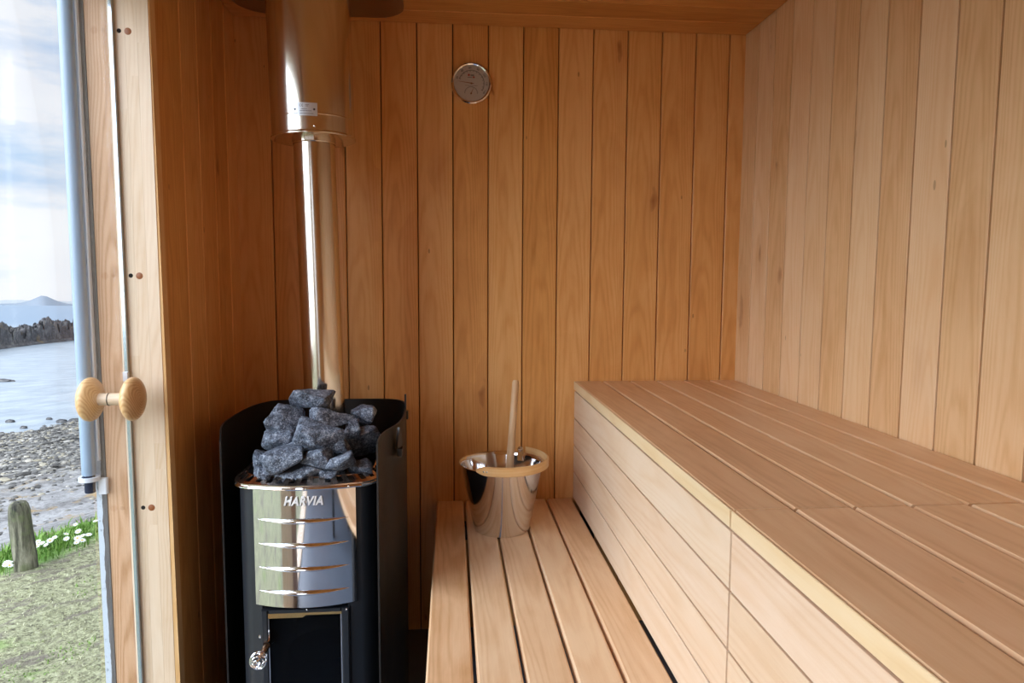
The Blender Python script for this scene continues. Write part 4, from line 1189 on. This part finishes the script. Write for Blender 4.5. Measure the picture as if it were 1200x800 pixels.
# reef: one continuous jagged outcrop standing in the water
PROF = [(-60, 380), (-30, 377), (-8, 376), (6, 378), (12, 383), (22, 380), (34, 378), (45, 375), (47, 370), (58, 369), (62, 375), (70, 373), (78, 371), (84, 374), (90, 372), (104, 366), (125, 372), (150, 386)]
b = MB(); nu_, nv_ = 300, 46
grid = []
for i_ in range(nu_+1):
    px = -60+210*i_/nu_
    d0 = 63+0.16*(px+10) if px < 150 else 90        # distance of its water edge
    k = 0
    while PROF[k+1][0] < px and k < len(PROF)-2: k += 1
    f_ = (px-PROF[k][0])/(PROF[k+1][0]-PROF[k][0]); ytop = PROF[k][1]+(PROF[k+1][1]-PROF[k][1])*f_
    row = []
    cosx = math.cos(math.atan((px-600)/804.988))
    for j_ in range(nv_+1):
        v_ = j_/nv_; dist = d0+12.0*v_
        q = Vector((px*0.11, v_*6.0, 2.0))
        vd, vp = noise.voronoi(q*0.75)
        blocks = noise.cell(vp[0]*7.3)                        # each fracture block has its own height
        crest = HS-(ytop-356.8)*(d0+6.5)*cosx/804.988          # height above water that reaches the skyline
        shape = min(1.0, v_*3.2)**0.55*min(1.0, (1-v_)*3.0)**0.7
        h = crest*shape*(0.88+0.12*blocks) - 0.5*(vd[1]-vd[0] < 0.12)*shape + 0.28*noise.fractal(q*2.2, 0.8, 2.0, 4)*shape
        if v_ < 0.16: h = 0.25*math.sin(v_/0.16*PI*0.5)+0.08*noise.noise(q*3)
        if j_ in (0, nv_): h = -0.6
        d_ = azdir(R(azx(px)))
        P = CAM+d_*dist-NV*(HS-h)
        row.append(b.vert(P))
    grid.append(row)
for i_ in range(nu_):
    for j_ in range(nv_): b.face((grid[i_][j_], grid[i_+1][j_], grid[i_+1][j_+1], grid[i_][j_+1]), 0, False)
tag(b.build('rocky_reef', M['rock']), 'dark jagged reef of rocks rising from the sea offshore', 'reef')
o = rock_mesh('sea_rock', img_pt(-2, HS+0.02, dist=38), (0.75, 0.4, 0.14), 71)
tag(o, 'small lone dark rock awash in the sea at the left edge', 'rock')
# stones along the waterline
WS = []
for k, (px, dist, r_) in enumerate([(87, 23.4, 0.30), (71, 23.8, 0.17), (50, 22.8, 0.12), (10, 24.6, 0.14), (56, 24.6, 0.10), (64, 22.4, 0.14), (26, 23.2, 0.11)]):
    WS.append(img_pt(px, HS-0.02, dist=dist))
    o = rock_mesh('waterline_stone', WS[-1], (r_, r_*0.8, r_*0.55), 90+k, sub=2, amp=0.2)
    tag(o, ['largest weedy stone at the water edge beside the pipe', 'stone left of the weedy one at the water edge', 'small stone at the water edge near the middle of the view', 'stone at the water edge near the left side of the view',
            'tiny stone standing in the shallows', 'stone on the shore just below the shallows', 'small stone on the shore left of the middle'][k], 'rock', 'stones at the water edge')

# shingle: uncountable pebbles
def pebble_mat():
    m, t, b, out = new_mat('mixed_shingle')
    ws = t.new('ShaderNodeAttribute', attribute_name='ws').outputs['Fac']
    c = t.ramp(ws, [(0.0, (0.07, 0.065, 0.06)), (0.4, (0.20, 0.195, 0.185)), (0.7, (0.32, 0.31, 0.28)), (0.9, (0.44, 0.39, 0.28)), (1.0, (0.58, 0.56, 0.52))])
    t.put(b.inputs['Base Color'], t.mix(t.noise(t.new('ShaderNodeTexCoord').outputs['Object'], 40, 3, 0.6), c, t.mix(1.0, c, (0.7, 0.7, 0.7), 'MULTIPLY'))); b.inputs['Roughness'].default_value = 0.8
    return m
M['shingle'] = pebble_mat()
b = MB(); rp = random.Random(21)
ico = [Vector(p).normalized() for p in [(0, 1, 1.618), (0, -1, 1.618), (0, 1, -1.618), (0, -1, -1.618), (1, 1.618, 0), (-1, 1.618, 0), (1, -1.618, 0), (-1, -1.618, 0), (1.618, 0, 1), (-1.618, 0, 1), (1.618, 0, -1), (-1.618, 0, -1)]]
icf = [(0, 1, 8), (0, 8, 4), (0, 4, 5), (0, 5, 9), (0, 9, 1), (3, 2, 11), (3, 11, 7), (3, 7, 6), (3, 6, 10), (3, 10, 2), (1, 9, 7), (9, 5, 11), (5, 4, 2), (4, 8, 10), (8, 1, 6), (2, 5, 11), (7, 11, 9), (6, 7, 1), (10, 6, 8), (2, 10, 4)]
cnt = 0
while cnt < 7000:
    f_ = rp.random()
    s_ = 9.0+11.0*(rp.random()**0.6); ratio = rp.uniform(0.42, 0.80); t_ = s_*ratio
    if rp.random() < 0.05: s_ = rp.uniform(6.6, 9); t_ = s_*rp.uniform(0.3, 1.0)
    size = rp.uniform(0.012, 0.048)*(1 if rp.random() < 0.93 else 2.0)*(0.6 if s_ < 9 else 1)
    if any((W(s_, t_, depth(s_, t_))-q_).length < 0.38 for q_ in WS): continue
    P = W(s_, t_, depth(s_, t_)-size*0.2); sd = rp.random(); a_ = rp.uniform(0, PI)
    ax, ay, az_ = size*rp.uniform(0.8, 1.6), size*rp.uniform(0.7, 1.1), size*rp.uniform(0.35, 0.6)
    base_ = len(b.v)
    for q in ico:
        x_, y_, z_ = q.x*ax*rp.uniform(.85, 1.15), q.y*ay, q.z*az_
        b.vert(P+Vector((x_*math.cos(a_)-y_*math.sin(a_), x_*math.sin(a_)+y_*math.cos(a_), z_)), (0, 0, 0), sd)
    for f__ in icf: b.face([base_+q for q in f__])
    cnt += 1
tag(b.build('shingle', M['shingle']), 'grey and tan shingle scattered over the beach', 'pebbles', kind='stuff')

# mooring post
def bark():
    m, t, b, out = new_mat('weathered_post_wood')
    gco = t.new('ShaderNodeTexCoord').outputs['Object']
    n = t.noise(t.vmul(gco, (14, 14, 2.2)), 1.0, 6, 0.7, 0.4); n2 = t.noise(gco, 9, 4, 0.6)
    c = t.ramp(n, [(0.38, (0.02, 0.02, 0.016)), (0.50, (0.13, 0.125, 0.085)), (0.64, (0.34, 0.33, 0.24))])
    c = t.mix(t.ramp(n2, [(0.5, 0.0), (0.68, 0.65)]), c, (0.15, 0.19, 0.07))
    sp_ = t.new('ShaderNodeSeparateXYZ', {0: gco})
    t.put(b.inputs['Base Color'], c); b.inputs['Roughness'].default_value = 0.9
    t.put(b.inputs['Normal'], t.new('ShaderNodeBump', {'Strength': 0.6, 'Distance': 0.01, 'Height': n}).outputs[0])
    return m
M['bark'] = bark()
PB = CAM+azdir(R(azx(25.5)))*5.83-NV*1.855
b = MB(); rows = []
for k, (r_, h) in enumerate([(0.0, -0.15), (0.074, -0.15), (0.073, 0.0), (0.072, 0.08), (0.071, 0.16), (0.069, 0.26), (0.068, 0.35), (0.066, 0.42), (0.060, 0.458), (0.048, 0.480), (0.030, 0.490), (0.0, 0.493)]):
    rows.append((r_, h))
b.lathe(rows, PB, NV+Vector((-0.075, -0.02, 0)), 40)
for i_ in range(len(b.v)):
    v = b.v[i_]; q = v-PB; q2 = Vector((q.x, q.y, 0))
    if q2.length > 0.01:
        b.v[i_] = v+q2.normalized()*(0.006*noise.noise(Vector((q.x*14, q.y*14, q.z*2)))+0.004*noise.noise(q*20))
o = b.build('timber_bollard', M['bark'], at=PB)
tag(o, 'weathered rounded timber post standing in the turf outside', 'post')

# grass tufts: uncountable blades
b = MB(); rg = random.Random(9)
def grass_col():
    m, t, b_, out = new_mat('grass_blades')
    ws = t.new('ShaderNodeAttribute', attribute_name='ws').outputs['Fac']
    c = t.ramp(ws, [(0.0, (0.08, 0.20, 0.02)), (0.35, (0.24, 0.40, 0.08)), (0.6, (0.40, 0.42, 0.23)), (1.0, (0.58, 0.57, 0.40))])
    t.put(b_.inputs['Base Color'], c); b_.inputs['Roughness'].default_value = 0.7
    return m
M['grass'] = grass_col()
def blade(s_, t_, h_, w_, col, lean=0.6):
    P = W(s_, t_, depth(s_, t_)+0.004)
    if (P-PB).length < 0.11: return
    a_ = rg.uniform(0, 2*PI); d_ = Vector((math.cos(a_), math.sin(a_), 0)); e_ = Vector((-d_.y, d_.x, 0))
    tip = P+NV*h_+d_*h_*rg.uniform(0.1, lean); mid = P+NV*h_*0.6+d_*h_*0.15
    i = [b.vert(P-e_*w_, None, col), b.vert(P+e_*w_, None, col), b.vert(mid+e_*w_*0.7, None, col), b.vert(mid-e_*w_*0.7, None, col), b.vert(tip, None, col)]
    b.face((i[0], i[1], i[2], i[3])); b.face((i[3], i[2], i[4]))
for k in range(15000):
    s_ = rg.uniform(1.6, 5.5); t_ = s_*rg.uniform(0.30, 1.25) if rg.random() < 0.85 else rg.uniform(-5, 6)
    pch = noise.noise(Vector((s_*1.3, t_*1.3, 0)))
    if pch < -0.15 and rg.random() < 0.7: continue
    green = 0.15+0.25*rg.random() if pch > 0.36 or s_ > 5.2 else 0.55+0.45*rg.random()
    blade(s_, t_, rg.uniform(0.008, 0.022)*(1.0 if s_ < 5.2 else 1.8), rg.uniform(0.002, 0.005), green, 1.4)
for k in range(4500):   # lush fringe at the edge of the turf
    t_ = rg.uniform(1.2, 5.5); s_ = edge_s(t_)+rg.gauss(0.08, 0.16)
    blade(s_, t_, rg.uniform(0.03, 0.10), rg.uniform(0.004, 0.009), 0.05+0.35*rg.random(), 0.9)
tag(b.build('grass_tufts', M['grass']), 'short moss-like grass with a lush green fringe by the shore', 'grass', kind='stuff')

# daisies
def make_daisy(P, r_, tilt):
    root = empty('daisy_flower', P, None, None)
    b = MB(); np_ = 9
    ax = (NV+Vector(tilt)).normalized(); X = ax.orthogonal().normalized(); Y = ax.cross(X)
    O = P+NV*0.075
    for k in range(np_):
        a_ = 2*PI*k/np_; d_ = X*math.cos(a_)+Y*math.sin(a_); e_ = ax.cross(d_)
        i = [b.vert(O+d_*r_*0.2-e_*r_*0.08), b.vert(O+d_*r_*0.7-e_*r_*0.22+ax*0.002), b.vert(O+d_*r_), b.vert(O+d_*r_*0.7+e_*r_*0.22+ax*0.002), b.vert(O+d_*r_*0.2+e_*r_*0.08)]
        b.face(i); 
    b.build('petals', M['petal'], root)
    b = MB(); b.lathe([(0.0, r_*0.16), (r_*0.2, r_*0.12), (r_*0.3, 0.0), (0.0, -0.002)], O, ax, 12); b.build('flower_centre', M['yolk'], root)
    b = MB(); b.tube([P-NV*0.01, P+NV*0.04, O], 0.002, 5); b.build('stem', M['leaf'], root)
    return root
cands = [(3, 663.5), (5.7, 666), (5.7, 671), (1, 669), (39.7, 634.5), (45, 637), (49.5, 640.5), (39, 641), (54.5, 634), (60, 629.5), (73.8, 625), (74, 633), (85, 612), (88, 622), (87, 633), (93, 630), (92.7, 637), (86, 639.5), (100.5, 629), (109, 608)]
lab = ['highest of the clump at the left edge', 'middle of the clump at the left edge', 'lowest of the clump at the left edge', 'nearest the frame edge in the left clump', 'just right of the post, upper', 'second from the post', 'third from the post, a little lower', 'touching the post, lower',
       'fourth from the post, alone', 'fifth from the post, higher up', 'upper one of the pair in the middle', 'lower one of the pair in the middle', 'high on the fringe by the orange weed', 'small one right above the bright cluster', 'left one of the bright cluster', 'upper one of the bright cluster',
       'right one of the bright cluster', 'lowest of the bright cluster', 'right of the bright cluster', 'high bloom nearest the drain pipe']
hor = 356.8
for k, (px, py) in enumerate(cands):
    # row -> distance on the turf about 1.80 under the eye (flower head stands 7 cm up)
    dist = 1.79/((py-hor)/804.988*math.cos(math.atan((px-600)/804.988)))
    d_ = azdir(R(azx(px)))
    q = d_*dist; s_, t_ = q.dot(SD), q.dot(TD)
    P = W(s_, t_, depth(s_, t_))
    o = make_daisy(P, 0.020+0.008*rnd.random(), (rnd.uniform(-0.2, 0.5), rnd.uniform(-0.7, -0.1), 0))
    tag(o, 'white daisy in the green fringe, ' + lab[k], 'flower', 'daisies along the turf edge')
